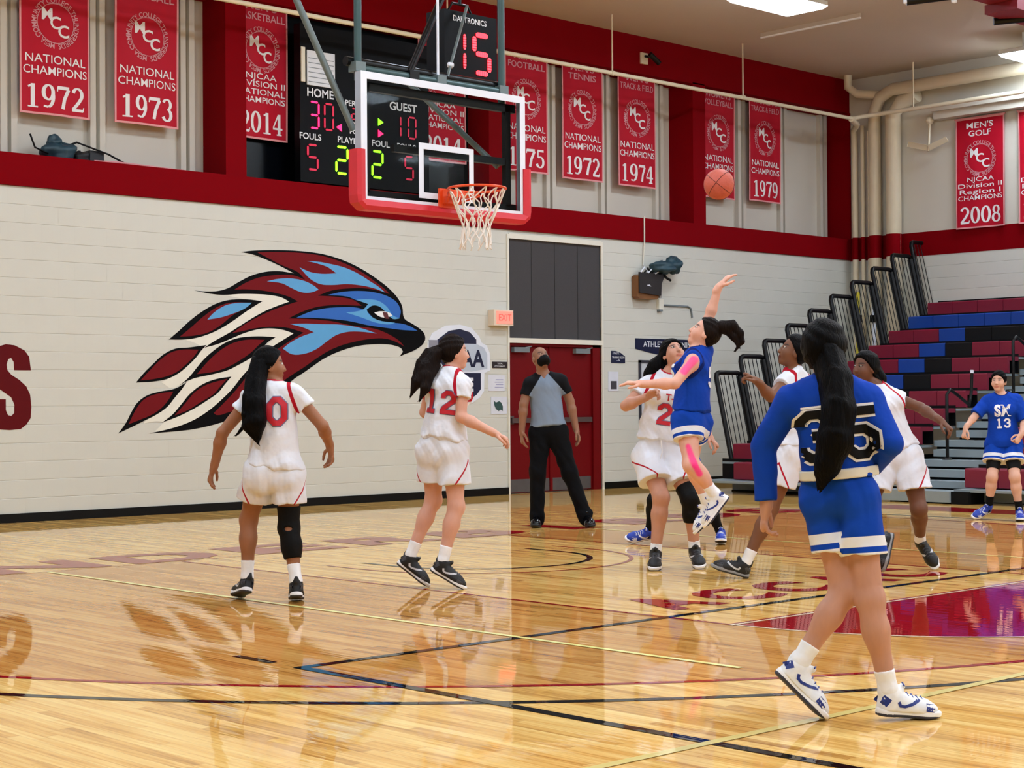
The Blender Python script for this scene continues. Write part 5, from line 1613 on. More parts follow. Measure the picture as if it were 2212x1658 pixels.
        # eyes
        for sg in (-1, 1):
            if not s.brow: break
            c = hp + s.hr * sg * .032 * qq + s.hf * .0775 * qq + s.hu * .013 * qq - s.base
            eb = MB()
            n = 10
            vs = [tuple(c + .0088 * qq * (math.sin(math.pi * j / n) * (math.cos(2 * math.pi * i / n) * s.hr + math.sin(2 * math.pi * i / n) * s.hu) + math.cos(math.pi * j / n) * s.hf)) for j in range(n + 1) for i in range(n)]
            fs = [(j * n + i, j * n + (i + 1) % n, (j + 1) * n + (i + 1) % n, (j + 1) * n + i) for j in range(n) for i in range(n)]
            eb.add(vs, fs[:3 * n], mat('iris_brown', (34, 20, 14), .2), True).add(vs, fs[3 * n:], mat('eye_white', (226, 222, 218), .3), True)
            e = bpy.data.objects.new('eye', eb.mesh('eye')); COL.objects.link(e); e.parent = s.obj
        return s
    def garment(s, name, prims, m, h=.007, clips=(), trim=None, trim2=None, wrinkle=.004, label=None, seed=0, subs=()):
        lo = np.min([p.lo for p in prims], 0) - .04; hi = np.max([p.hi for p in prims], 0) + .04
        ph = np.random.RandomState(seed + 5).uniform(0, 6, 6)
        def warp(P):
            x, y, z = P[..., 0], P[..., 1], P[..., 2]
            a = np.sin(30 * z + 14 * (x + y) + 2.5 * np.sin(9 * (x - y) + ph[0]) + ph[1]); b = np.sin(44 * (x - y) + 21 * z + 2 * np.sin(12 * z + ph[5]) + ph[3])
            return wrinkle * (a * np.abs(a) * np.sin(7 * (x - y) + 5 * z + ph[2]) + .7 * b * np.abs(b) * np.sin(8 * z + 6 * x + ph[4]))
        F, ax = grid_eval(prims + list(subs), lo, hi, h, warp if wrinkle else None)
        for o, n in clips:
            F = clip_plane(F, ax, o, n)
        v, q = surface(F, ax, h)
        at = {}
        if trim is not None: at['trim'] = trim(v)
        if trim2 is not None: at['trim2'] = trim2(v)
        o = link_mesh(name, np_mesh(name, v, q, m, s.base, attrs=at), s.obj)
        if label: o['label'] = label
        return o
    def shoe(s, x, style, label=None):
        up, so, ex = shoe_meshes(style)
        M3 = s.fr_foot[x]
        t = s.J['an' + x] - M3 @ ANK - s.base
        mw = Matrix([[*M3[i], t[i]] for i in range(3)] + [[0, 0, 0, 1]])
        o = link_mesh('shoe', up, s.obj); o.matrix_basis = mw
        if label: o['label'] = label
        link_mesh('sole', so, o)
        for nm, me in ex:
            e_ = link_mesh(nm, me, o)
            if nm in ('laces', 'side_panel', 'side_mark'): e_['kind'] = 'stuff'
    def sock(s, x, m, length=.12, r=.0):
        J, q = s.J, s.s
        d = unit(J['kn' + x] - J['an' + x])
        top = J['an' + x] + d * length
        foot = J['an' + x] - d * .03 + unit(J['to' + x] - J['an' + x]) * .02
        s.garment('sock', [Cone(foot, J['an' + x] + d * .02, .036 * q, .038 * q + r, .02), Cone(J['an' + x] + d * .02, top + d * .03, .038 * q + r, .043 * q + r + length * .02, .02)], m, .005, [(top, d)], wrinkle=.001)
    def band(s, name, x, limb, t0, t1, m, inf=.006, label=None, hole=None, wrinkle=.002):
        """sleeve around part of a limb, t0..t1 along it"""
        J = s.J
        if limb == 'leg':
            prims = s.leg(x, inf); pts = (J['hip' + x], J['kn' + x], J['an' + x])
        else:
            prims = s.arm(x, inf); pts = (J['sh' + x], J['el' + x], J['wr' + x])
        def at(t):
            return pts[0] + (pts[1] - pts[0]) * t if t <= 1 else pts[1] + (pts[2] - pts[1]) * (t - 1)
        d0 = unit(pts[1] - pts[0]) if t0 < 1 else unit(pts[2] - pts[1]); d1 = unit(pts[1] - pts[0]) if t1 <= 1 else unit(pts[2] - pts[1])
        return s.garment(name, prims, m, .006, [(at(t0), -d0), (at(t1), d1)], wrinkle=wrinkle, label=label, subs=hole or ())
    def shorts(s, m, length=.5, flare=.045, waist=.12, style='v', label=None, hemtilt=0.0, vh=.17, inf=.016, name='shorts', wrinkle=.006):
        J, q, b = s.J, s.s, s.b
        P = []
        T = J['neck'] - J['pelvis']
        wa = J['pelvis'] + T * .36
        P += [Cone(J['hipL'], J['hipR'], .094 * q * b * s.hips + inf, .094 * q * b * s.hips + inf, .04), Cone(J['pelvis'], wa, .124 * q * b + inf, .112 * q * b + inf, .05, s.fr, 1.25)]
        for x in 'LR':
            P.append(Ell(J['hip' + x] - s.hfr * .04 * q - A(0, 0, .03), A(.082, .074, .1) * q * b * s.hips + inf, (s.hrt, s.hfr, A(0, 0, 1)), .06))
        hem = {}
        for x in 'LR':
            hp, kn = J['hip' + x], J['kn' + x]
            e = hp + (kn - hp) * length
            d = unit(kn - hp)
            d2 = unit(d * .75 - A(0, 0, .35))
            hem[x] = (e, d2, d)
            r0, r1 = .094 * q * b * s.hips + inf, .08 * q * b * s.hips + inf * .7 + flare * .4
            P.append(Cone(hp, e + d * .05, r0, r1, .018, cut=((e, d2),)))
        top = J['pelvis'] + s.up * waist * q
        def trim(v):
            best = np.full(len(v), 1.0)
            dl = np.abs((v - J['hipL']) @ s.hrt); dr = np.abs((v - J['hipR']) @ s.hrt)
            for x in 'LR':
                e, d2, d = hem[x]
                own = (np.linalg.norm(v - (J['hip' + x] + J['kn' + x]) / 2, axis=1) <= np.linalg.norm(v - (J['hip' + 'LR'['RL'.index(x)]] + J['kn' + 'LR'['RL'.index(x)]]) / 2, axis=1))
                hgt = -((v - e) @ d2)
                out = s.hrt * (1 if x == 'R' else -1)
                c = J['hip' + x] + d * ((v - J['hip' + x]) @ d)[:, None]
                rad = v - c
                if style == 'v':
                    fx = rad @ out; ff = rad @ s.hfr
                    ang = np.abs(np.arctan2(ff, fx))
                    dist = np.abs(hgt - (vh - .15 * ang)) - .009
                elif style == 'bands':
                    dist = np.minimum(np.abs(hgt - .055 * q) - .021 * q, hgt - .010)
                else:
                    dist = np.full(len(v), 1.0)
                best = np.where(own, np.minimum(best, dist), best)
            return best
        return s.garment(name, P, m, .007, [(top, s.up)], trim=trim, wrinkle=wrinkle, label=label, seed=3)
    def jersey(s, m, sleeve=.38, hem=.02, inf=.018, armtrim=True, neckcut=.062, flare=.024, label=None, raglan=False, hem_n=None, wrinkle=.0075, name='jersey', seed=1, vneck=False):
        J, q, b = s.J, s.s, s.b
        P = s.torso(inf, .05)
        T = J['neck'] - J['pelvis']
        P.append(Cone(J['pelvis'] + T * .08, J['pelvis'] + T * .5, .126 * q * b + inf + flare, .115 * q * b + inf, .05, s.fr, 1.2))
        ntor = len(P)
        cl = {}
        if sleeve:
            for x in 'LR':
                sh, el, wr = J['sh' + x], J['el' + x], J['wr' + x]
                if sleeve <= 1:
                    e = sh + (el - sh) * sleeve; d = unit(el - sh)
                    P.append(Ell(sh - s.up * .012, A(.05, .05, .053) * q + inf * .75, None, .03))
                    P.append(Cone(sh + d * .02, e + d * .04, .05 * q + inf * .7, .049 * q + inf * 1.1, .03, cut=((e, d),)))
                else:
                    e = el + (wr - el) * (sleeve - 1); d = unit(wr - el)
                    P += [Ell(sh - s.up * .01, A(.054, .054, .057) * q + inf * .8, None, .03), Cone(sh, el, .048 * q + inf * .8, .041 * q + inf * .6, .012), Cone(el, e + d * .03, .041 * q + inf * .6, .034 * q + inf * .5, .008, cut=((e, d),))]
        else:
            for x in 'LR':
                P.append(Cone(J['sh' + x] * .8 + J['neck'] * .2, J['sh' + x], .05 * q + inf * .6, .04 * q + inf * .5, .02))
        nk = J['neck'] + s.up * .045 * q
        P.append(Ell(nk + s.fr * .02 * q, A(neckcut, neckcut * 1.05, .055) * q, (s.rt, s.fr, s.up), .008, True))
        if vneck:
            P.append(Cone(nk + s.fr * .05 * q, nk + s.fr * .115 * q - s.up * .085 * q, .035 * q, .008 * q, .008)); P[-1].sub = True
        hemo = J['pelvis'] + s.up * hem * q
        clips = []
        for p_ in P[:ntor]:
            p_.cut = tuple(p_.cut) + ((hemo, -s.up if hem_n is None else np.asarray(hem_n, float)),)
        if not sleeve:
            for x in 'LR':
                o_ = s.rt * (1 if x == 'R' else -1)
                clips.append((J['sh' + x] + o_ * .012 * q, unit(o_ + s.up * .25)))
        shc = {x: (J['sh' + x] - (s.rt if x == 'R' else -s.rt) * .012 * q) for x in 'LR'}
        def trim(v):
            best = np.full(len(v), 1.0)
            if raglan:
                for x in 'LR':
                    o_ = s.rt if x == 'R' else -s.rt
                    n = unit(o_ * .8 + s.up * .6)
                    best = np.minimum(best, -((v - (J['sh' + x] - o_ * .055 * q - s.up * .02)) @ n))
                return best
            if armtrim:
                for x in 'LR':
                    o_ = s.rt if x == 'R' else -s.rt
                    dd = (v - shc[x]) @ unit(o_ + s.up * .3)
                    best = np.minimum(best, np.where((v - J['sh' + x]) @ s.up > -.125 * q, np.abs(dd) - .0115 * q, 1.0))
            rn = np.sqrt((((v - nk - s.fr * .02 * q) @ s.rt) / (neckcut * q)) ** 2 + (((v - nk - s.fr * .02 * q) @ s.fr) / (neckcut * 1.05 * q)) ** 2 + (((v - nk) @ s.up) / (.055 * q)) ** 2)
            best = np.minimum(best, (rn - 1.22) * .05)
            return best
        return s.garment(name, P, m, .007, clips, trim=trim, wrinkle=wrinkle, label=label, seed=seed)
    def hair(s, m, cap=.012, back=.0, hairline=.035, tails=(), label=None, low=-.06, bun=None, strands=0, seed=0):
        """cap of hair with a slanted hairline, plus tails: lists of (point, radius)"""
        q = s.s * .95
        h, f, u, r = s.J['head'], s.hf, s.hu, s.hr
        P = [Ell(h + u * .025 * q - f * .016 * q, (A(.078, .097, .102) + cap) * q, (r, f, u), .02)]
        F_cut = [(h + f * hairline * q + u * .03 * q, unit(f * .85 - u * .62)), (h + u * low * q, unit(-u + f * .35))]
        if bun is not None:
            P.append(Ell(bun[0], A(1, 1, 1) * bun[1], None, .02))
        lo = np.min([p.lo for p in P], 0) - .03; hi = np.max([p.hi for p in P], 0) + .03
        prims = list(P)
        rnd = np.random.RandomState(seed)
        tp = []
        for tail in tails:
            for a, b in zip(tail[:-1], tail[1:]):
                tp.append(Cone(a[0], b[0], a[1], b[1], .02))
            for k in range(strands):
                o = rnd.uniform(-1, 1, 3)
                pts = [(np.asarray(t[0]) + o * t[1] * .75 + rnd.uniform(-1, 1, 3) * .006, max(.004, t[1] * .38)) for t in tail]
                pts[-1] = (pts[-1][0] + (pts[-1][0] - pts[-2][0]) * rnd.uniform(0, .55), .003)
                for a, b in zip(pts[:-1], pts[1:]):
                    tp.append(Cone(a[0], b[0], a[1], b[1] * .8, .006))
        hh = .006
        F, ax = grid_eval(P, lo, hi, hh, lambda Q: .0025 * np.sin(70 * (Q @ r.astype(np.float32)) + 8 * np.sin(20 * (Q @ u.astype(np.float32)))))
        for o, n in F_cut:
            F = clip_plane(F, ax, o, n)
        v, qd = surface(F, ax, hh)
        VV, QQ = [v], [qd]
        if tp:
            lo = np.min([p.lo for p in tp], 0) - .03; hi = np.max([p.hi for p in tp], 0) + .03
            F, ax = grid_eval(tp, lo, hi, .005)
            v2, q2 = surface(F, ax, .005)
            VV.append(v2); QQ.append(q2 + len(v))
        o = link_mesh('hair', np_mesh('hair', np.concatenate(VV), np.concatenate(QQ), m, s.base), s.obj)
        if label: o['label'] = label
        return o
    def headband(s, m, z=.055, w=.014):
        q = s.s * .95
        h, f, u, r = s.J['head'], s.hf, s.hu, s.hr
        n = unit(u + f * -.25)
        s.garment('headband', [Ell(h + u * .025 * q - f * .016 * q, (A(.078, .097, .102) + .017) * q, (r, f, u), .02)], m, .005, [(h + u * (z + w) * q, n), (h + u * (z - w) * q, -n)], wrinkle=0)
JOINTS = {
    'a': {'pelvis': (-2.990, -1.330, 0.861), 'neck': (-2.995, -1.333, 1.388), 'head': (-2.991, -1.292, 1.526), 'shL': (-3.084, -1.226, 1.326), 'shR': (-2.896, -1.433, 1.342), 'elL': (-3.247, -1.122, 1.094), 'wrL': (-3.258, -1.046, 0.884), 'haL': (-3.270, -1.017, 0.803), 'elR': (-2.764, -1.552, 1.134), 'wrR': (-2.622, -1.438, 1.004), 'haR': (-2.599, -1.426, 0.918), 'hipL': (-3.061, -1.282, 0.838), 'hipR': (-2.918, -1.383, 0.836), 'knL': (-3.047, -1.123, 0.526), 'anL': (-3.062, -1.126, 0.141), 'toL': (-3.043, -0.991, 0.039), 'knR': (-2.906, -1.374, 0.476), 'anR': (-2.913, -1.459, 0.106), 'toR': (-2.832, -1.347, 0.007)},
    'b': {'pelvis': (-1.675, -1.472, 0.990), 'neck': (-1.635, -1.519, 1.484), 'head': (-1.591, -1.514, 1.626), 'shL': (-1.702, -1.394, 1.409), 'shR': (-1.640, -1.644, 1.405), 'elL': (-1.676, -1.292, 1.215), 'wrL': (-1.479, -1.272, 1.098), 'haL': (-1.403, -1.310, 1.065), 'elR': (-1.679, -1.676, 1.183), 'wrR': (-1.520, -1.825, 1.074), 'haR': (-1.462, -1.861, 1.041), 'hipL': (-1.698, -1.399, 0.958), 'hipR': (-1.633, -1.535, 0.958), 'knL': (-1.656, -1.352, 0.600), 'anL': (-1.812, -1.273, 0.173), 'toL': (-1.761, -1.330, 0.025), 'knR': (-1.647, -1.582, 0.563), 'anR': (-1.745, -1.544, 0.179), 'toR': (-1.681, -1.605, 0.051)},
    'ref': {'pelvis': (2.966, 2.193, 1.012), 'neck': (2.925, 2.221, 1.556), 'head': (2.889, 2.223, 1.738), 'shL': (3.055, 2.092, 1.516), 'shR': (2.810, 2.309, 1.489), 'elL': (3.144, 2.054, 1.294), 'wrL': (3.183, 2.008, 1.010), 'haL': (3.195, 1.981, 0.914), 'elR': (2.737, 2.325, 1.269), 'wrR': (2.718, 2.337, 0.991), 'haR': (2.713, 2.325, 0.895), 'hipL': (3.027, 2.131, 0.963), 'hipR': (2.904, 2.253, 0.965), 'knL': (3.076, 2.001, 0.557), 'anL': (3.171, 1.865, 0.141), 'toL': (3.092, 1.723, 0.052), 'knR': (2.835, 2.228, 0.549), 'anR': (2.826, 2.230, 0.119), 'toR': (2.697, 2.118, 0.045)},
    'd': {'pelvis': (0.582, -1.468, 0.923), 'neck': (0.631, -1.537, 1.493), 'head': (0.629, -1.579, 1.648), 'shL': (0.740, -1.643, 1.434), 'shR': (0.514, -1.407, 1.415), 'elL': (0.838, -1.704, 1.193), 'wrL': (0.753, -1.825, 1.014), 'haL': (0.771, -1.879, 0.950), 'elR': (0.312, -1.365, 1.249), 'wrR': (0.328, -1.556, 1.312), 'haR': (0.360, -1.623, 1.347), 'hipL': (0.637, -1.534, 0.850), 'hipR': (0.522, -1.404, 0.851), 'knL': (0.572, -1.796, 0.525), 'anL': (0.636, -1.775, 0.171), 'toL': (0.553, -1.891, 0.062), 'knR': (0.391, -1.653, 0.542), 'anR': (0.343, -1.634, 0.132), 'toR': (0.226, -1.729, 0.033)},
    'e': {'pelvis': (-0.040, -2.329, 1.167), 'neck': (-0.015, -2.361, 1.628), 'head': (0.027, -2.401, 1.768), 'shL': (-0.133, -2.431, 1.558), 'shR': (0.128, -2.323, 1.665), 'elL': (-0.304, -2.412, 1.406), 'wrL': (-0.470, -2.253, 1.404), 'haL': (-0.524, -2.205, 1.411), 'elR': (0.236, -2.270, 1.880), 'wrR': (0.273, -2.339, 2.117), 'haR': (0.310, -2.365, 2.165), 'hipL': (-0.111, -2.346, 1.134), 'hipR': (0.028, -2.305, 1.132), 'knL': (-0.197, -2.469, 0.826), 'anL': (-0.021, -2.541, 0.605), 'toL': (-0.060, -2.516, 0.414), 'knR': (0.172, -2.143, 0.822), 'anR': (0.308, -2.186, 0.517), 'toR': (0.263, -2.154, 0.332)},
    'f': {'pelvis': (2.221, -0.261, 0.766), 'neck': (2.174, -0.208, 1.259), 'head': (2.162, -0.198, 1.452), 'shL': (2.291, -0.283, 1.258), 'shR': (2.056, -0.134, 1.252), 'elL': (2.264, -0.391, 1.058), 'wrL': (2.128, -0.316, 0.914), 'haL': (2.065, -0.261, 0.915), 'elR': (2.048, -0.038, 1.080), 'wrR': (2.067, -0.177, 0.935), 'haR': (2.114, -0.246, 0.914), 'hipL': (2.264, -0.322, 0.740), 'hipR': (2.175, -0.201, 0.741), 'knL': (2.356, -0.468, 0.350), 'anL': (2.465, -0.520, 0.055), 'toL': (2.340, -0.623, 0.002), 'knR': (2.009, -0.123, 0.394), 'anR': (2.062, -0.021, 0.061), 'toR': (1.948, 0.057, 0.005)},
    'g': {'pelvis': (0.557, -2.818, 0.932), 'neck': (0.540, -2.813, 1.490), 'head': (0.513, -2.827, 1.631), 'shL': (0.420, -2.832, 1.409), 'shR': (0.664, -2.805, 1.410), 'elL': (0.205, -2.862, 1.309), 'wrL': (0.085, -2.842, 1.414), 'haL': (0.040, -2.812, 1.447), 'elR': (0.823, -2.873, 1.226), 'wrR': (0.805, -2.800, 1.056), 'haR': (0.776, -2.738, 1.039), 'hipL': (0.483, -2.833, 0.908), 'hipR': (0.630, -2.805, 0.903), 'knL': (0.367, -2.726, 0.501), 'anL': (0.225, -2.602, 0.146), 'toL': (0.131, -2.473, 0.121), 'knR': (0.752, -3.007, 0.548), 'anR': (0.921, -3.290, 0.291), 'toR': (0.928, -3.331, 0.107)},
    'h': {'pelvis': (1.431, -3.091, 0.868), 'neck': (1.337, -2.964, 1.379), 'head': (1.276, -2.917, 1.519), 'shL': (1.433, -3.029, 1.312), 'shR': (1.250, -2.949, 1.292), 'elL': (1.577, -3.201, 1.220), 'wrL': (1.528, -3.403, 1.124), 'haL': (1.540, -3.462, 1.076), 'elR': (1.162, -2.896, 1.068), 'wrR': (1.034, -3.006, 0.951), 'haR': (1.018, -3.016, 0.867), 'hipL': (1.475, -3.159, 0.840), 'hipR': (1.380, -3.019, 0.840), 'knL': (1.457, -3.259, 0.471), 'anL': (1.650, -3.141, 0.170), 'toL': (1.676, -3.228, 0.027), 'knR': (1.221, -2.972, 0.481), 'anR': (1.154, -2.891, 0.118), 'toR': (1.011, -2.889, 0.042)},
    'i': {'pelvis': (-3.717, -6.280, 0.912), 'neck': (-3.743, -6.251, 1.339), 'head': (-3.735, -6.226, 1.475), 'shL': (-3.840, -6.124, 1.269), 'shR': (-3.657, -6.374, 1.278), 'elL': (-3.883, -6.024, 1.086), 'wrL': (-3.889, -6.038, 0.851), 'haL': (-3.885, -6.022, 0.774), 'elR': (-3.658, -6.478, 1.100), 'wrR': (-3.541, -6.303, 0.997), 'haR': (-3.540, -6.235, 0.995), 'hipL': (-3.740, -6.212, 0.896), 'hipR': (-3.701, -6.347, 0.898), 'knL': (-3.730, -6.301, 0.500), 'anL': (-3.886, -6.185, 0.162), 'toL': (-3.868, -6.238, 0.026), 'knR': (-3.712, -6.416, 0.479), 'anR': (-3.661, -6.465, 0.160), 'toR': (-3.564, -6.519, 0.096)},
    'j': {'pelvis': (6.945, -0.729, 0.805), 'neck': (6.935, -0.714, 1.312), 'head': (6.904, -0.700, 1.472), 'shL': (7.014, -0.849, 1.271), 'shR': (6.847, -0.598, 1.264), 'elL': (7.019, -0.943, 1.053), 'wrL': (6.874, -0.981, 0.908), 'haL': (6.838, -0.968, 0.859), 'elR': (6.703, -0.538, 1.111), 'wrR': (6.564, -0.504, 0.978), 'haR': (6.541, -0.494, 0.910), 'hipL': (6.988, -0.803, 0.785), 'hipR': (6.901, -0.655, 0.785), 'knL': (6.840, -0.919, 0.456), 'anL': (6.910, -0.929, 0.119), 'toL': (6.784, -1.012, 0.050), 'knR': (6.725, -0.718, 0.455), 'anR': (6.776, -0.644, 0.124), 'toR': (6.685, -0.587, 0.047)},
}
# ball [ 0.685 -2.01   2.942]
# ---------------------------------------------------------------- the ten people on the court
W_JER = cloth_mat('white_jersey_cloth', (230, 234, 244), (178, 16, 40))
W_SHO = cloth_mat('white_shorts_cloth', (230, 234, 244), (178, 16, 40), folds=.5)
B_JER = cloth_mat('blue_jersey_cloth', (6, 62, 172), (4, 30, 104))
B_SHO = cloth_mat('blue_shorts_cloth', (6, 66, 176), (236, 238, 244), folds=.5)
SOCKW = cloth_mat('white_sock_knit', (246, 248, 255)); SOCKK = cloth_mat('black_sock_knit', (6, 6, 7))
BLKC = cloth_mat('black_stretch_cloth', (4, 4, 5), rough=.7)
M_num = mat('number_red', (196, 22, 44), .6); M_nume = mat('number_edge_grey', (112, 116, 150), .6); M_numw = mat('number_white', (240, 240, 244), .6); M_numk = mat('number_black', (5, 5, 8), .6, spec=.2)
H_BLK = hair_mat('hair_black', (7, 6, 7)); H_BRN = hair_mat('hair_dark_brown', (26, 18, 15))
def pt(o, r=0, f=0, u=0):
    return np.asarray(o) + r * RGT + f * FWD + u * UPV
def number(gar, s, o, nrm, up, h, fill, edge, half=.085, ehalf=.115, far=.5):
    if edge is not None:
        wrap_marks(gar, 'number_edge', block_number(s, h, ehalf), o, nrm, up, edge, .002, far)
    wrap_marks(gar, 'number', block_number(s, h, half), o, nrm, up, fill, .0045, far)

# player zero, seen from behind
p = Person(JOINTS['a'], 1.70, (158, 106, 76), V(.93, .3, .02), label='player in white number 0 with long black ponytail, back turned', build=1.0)
p.hand_opt = {'L': dict(curl=.32, spread=.16), 'R': dict(curl=.4, spread=.1)}
p.build()
j = p.jersey(W_JER, sleeve=.42, hem=.03, label='white jersey with red armhole trim', hem_n=-p.up + RGT * -.12)
number(j, '0', pt(p.J['neck'], .045, 0, -.155), -p.fr, p.up, .205, M_num, M_nume)
p.shorts(W_SHO, .56, .06, label='white shorts with red piping', vh=.19)
p.band('knee_brace', 'R', 'leg', .6, 1.55, BLKC, .011, label='black knee brace', hole=[Ell(pt(p.J['knR'], .005, -.075, -.0), A(.03, .03, .013), None, .004, True)])
for x in 'LR':
    p.sock(x, SOCKW, .13); p.shoe(x, 'black')
hd = p.J['head']
p.hair(H_BLK, .014, hairline=.03, tails=[[(pt(hd, -.05, -.055, .0), .055), (pt(hd, -.07, -.11, -.12), .058), (pt(hd, -.075, -.17, -.24), .066), (pt(hd, -.07, -.185, -.36), .07), (pt(hd, -.055, -.18, -.455), .025)], [(pt(hd, -.08, -.16, -.25), .03), (pt(hd, -.12, -.16, -.36), .02), (pt(hd, -.175, -.15, -.42), .006)]], strands=12, seed=1, label='long black ponytail')

# player twelve
p = Person(JOINTS['b'], 1.70, (218, 164, 142), V(.93, .3, .02), label='player in white number 12 with brown ponytail, on tiptoe', build=1.0, ground=('L',), foot_right={'L': -FWD, 'R': -FWD})
p.hand_opt = {'R': dict(curl=.45, spread=.08, palm=(0, 0, -1), thumb=-RGT - FWD * .5)}
p.build()
j = p.jersey(W_JER, sleeve=.42, hem=.06, label='white jersey with red armhole trim', seed=4, wrinkle=.007)
number(j, '12', pt(p.J['neck'] - p.fr * .1, -.012, 0, -.2), -p.fr * .72 - FWD * .7, p.up, .175, M_num, M_nume)
p.shorts(W_SHO, .62, .07, label='white shorts with red piping', vh=.17)
for x in 'LR':
    p.sock(x, SOCKW, .12); p.shoe(x, 'black')
hd = p.J['head']
p.hair(H_BRN, .014, hairline=.03, tails=[[(pt(hd, -.07, -.03, .02), .035), (pt(hd, -.14, -.05, -.02), .05), (pt(hd, -.2, -.07, -.1), .05), (pt(hd, -.25, -.1, -.2), .035), (pt(hd, -.29, -.1, -.28), .008)], [(pt(hd, -.15, -.06, -.06), .045), (pt(hd, -.19, -.11, -.16), .04), (pt(hd, -.2, -.14, -.24), .03), (pt(hd, -.23, -.15, -.31), .006)]], strands=9, seed=2, label='brown ponytail swinging back')

# referee
p = Person(JOINTS['ref'], 1.86, (150, 106, 82), V(.4, -.82, .42), label='bald referee in grey and black shirt, black trousers and mask', man=True, build=.98)
p.hand_opt = {'R': dict(curl=.3, thumb=-FWD), 'L': dict(curl=.3, thumb=-FWD)}
p.build()
REF = cloth_mat('referee_shirt_cloth', (132, 150, 172), (8, 10, 16), folds=.2)
j = p.jersey(REF, sleeve=.62, hem=.04, inf=.012, raglan=True, label='grey shirt with black raglan sleeves', wrinkle=.003, vneck=True, name='shirt')
PANT = cloth_mat('black_trouser_cloth', (6, 7, 11), rough=.9)
J = p.J
prims = [Cone(J['hipL'], J['hipR'], .12, .12, .05), Cone(J['pelvis'], J['pelvis'] + p.up * .16, .15, .142, .05, p.fr, 1.25)]
for x in 'LR':
    prims += [Cone(J['hip' + x], J['kn' + x], .115, .082, .04), Cone(J['kn' + x], J['an' + x] - A(0, 0, .035), .082, .072, .04), Ell(J['an' + x] + A(0, 0, .02), A(.075, .075, .05), None, .03)]
p.garment('trousers', prims, PANT, .008, [(J['pelvis'] + p.up * .125, p.up)], wrinkle=.005)
p.garment('belt', [Cone(J['pelvis'] + p.up * .05, J['pelvis'] + p.up * .2, .154, .15, .05, p.fr, 1.25)], mat('belt_leather', (10, 10, 12), .3), .006, [(J['pelvis'] + p.up * .135, p.up), (J['pelvis'] + p.up * .1, -p.up)], wrinkle=0)
q = p.s * .95; h = J['head']
p.garment('face_mask', [Ell(h - p.hu * .05 * q + p.hf * .045 * q, A(.068, .07, .062) * q, (p.hr, p.hf, p.hu), .02), Cone(h - p.hu * .01 * q + p.hf * .085 * q, h - p.hu * .06 * q + p.hf * .1 * q, .022 * q, .03 * q, .02)], mat('mask_black', (6, 6, 8), .8, spec=.2), .005, [(h + p.hf * .0 * q, -p.hf), (h - p.hu * .008 * q, p.hu)], wrinkle=0, label='black face mask')
for x in 'LR':
    p.shoe(x, 'dress')

# defender twenty-one
p = Person(JOINTS['d'], 1.80, (200, 146, 122), V(.3, -.72, .5), label='player in white number 21 with black headband, facing the camera', build=1.1)
p.hand_opt = {'R': dict(curl=.75, palm=A(0, 0, -1) - FWD, thumb=(0, 0, 1)), 'L': dict(curl=.5)}
p.build()
j = p.jersey(W_JER, sleeve=.5, hem=.06, label='white jersey with red trim', seed=7, wrinkle=.006)
T_ = p.J['neck'] - p.J['pelvis']
wrap_marks(j, 'lettering', text_items('T-BIRDS', .075, .26), p.J['pelvis'] + T_ * .645 - p.rt * .12, p.fr, p.up, M_num)
number(j, '21', p.J['pelvis'] + T_ * .46 - p.rt * .065, p.fr, p.up, .18, M_num, M_nume)
p.shorts(W_SHO, .62, .08, label='white shorts with red piping', vh=.24)
dsr = [p.J['pelvis'] + p.fr * .15 + p.up * .06, p.J['pelvis'] + p.fr * .165 - p.up * .03 - p.rt * .02, p.J['pelvis'] + p.fr * .165 - p.up * .1 - p.rt * .01]
MBd = MB().tube([tuple(v - p.base) for v in dsr], .006, M_numw, 6); dd_ = bpy.data.objects.new('drawstring', MBd.mesh('drawstring')); COL.objects.link(dd_); dd_.parent = p.obj
p.band('knee_sleeve', 'L', 'leg', .72, 1.45, BLKC, .008, label='black knee sleeve')
for x in 'LR':
    p.sock(x, SOCKW, .07); p.shoe(x, 'black')
hd = p.J['head']
p.hair(H_BLK, .016, hairline=.045, low=-.09, tails=[[(pt(hd, -.06, .06, -.03), .06), (pt(hd, -.12, .08, -.1), .075), (pt(hd, -.17, .08, -.16), .06), (pt(hd, -.2, .08, -.2), .03)]], strands=8, seed=3, label='curly black hair')
p.headband(BLKC, .075, .018)

# shooter in mid-air
p = Person(JOINTS['e'], 1.72, (230, 174, 152), V(-.86, .05, .5), label='player in blue leaping for a layup with pink tape on arm and leg', build=.98, ground=(), foot_right={'L': FWD, 'R': FWD})
p.hand_opt = {'R': dict(curl=.22, palm=-RGT * .3 + A(0, 0, -1), thumb=-FWD, spread=.14), 'L': dict(curl=.18, palm=(0, 0, -1), thumb=-FWD, spread=.14)}
J = p.J
cam = -FWD
p.build(paint=[(pt(J['shL'], -.0, -.05, .02), pt(J['shL'] * .55 + J['elL'] * .45, -.01, -.04, 0), .035, (255, 70, 150)), (pt(J['shL'], .03, -.05, .03), pt(J['shL'], -.03, -.05, -.03), .03, (255, 90, 150)),
               (pt(J['hipL'] * .45 + J['knL'] * .55, -.02, -.09, 0), pt(J['knL'], .02, -.07, .0), .034, (255, 50, 140)), (pt(J['knL'], .02, -.07, 0), pt(J['knL'], .05, -.05, -.06), .03, (255, 50, 140))])
j = p.jersey(B_JER, sleeve=0, hem=.06, label='sleeveless blue jersey', seed=9, wrinkle=.004)
wrap_marks(j, 'number', block_number('5', .16, .1), pt(p.J['pelvis'] + (p.J['neck'] - p.J['pelvis']) * .62, .1, 0, 0), -p.fr + cam * .75, p.up, M_numw, .004)
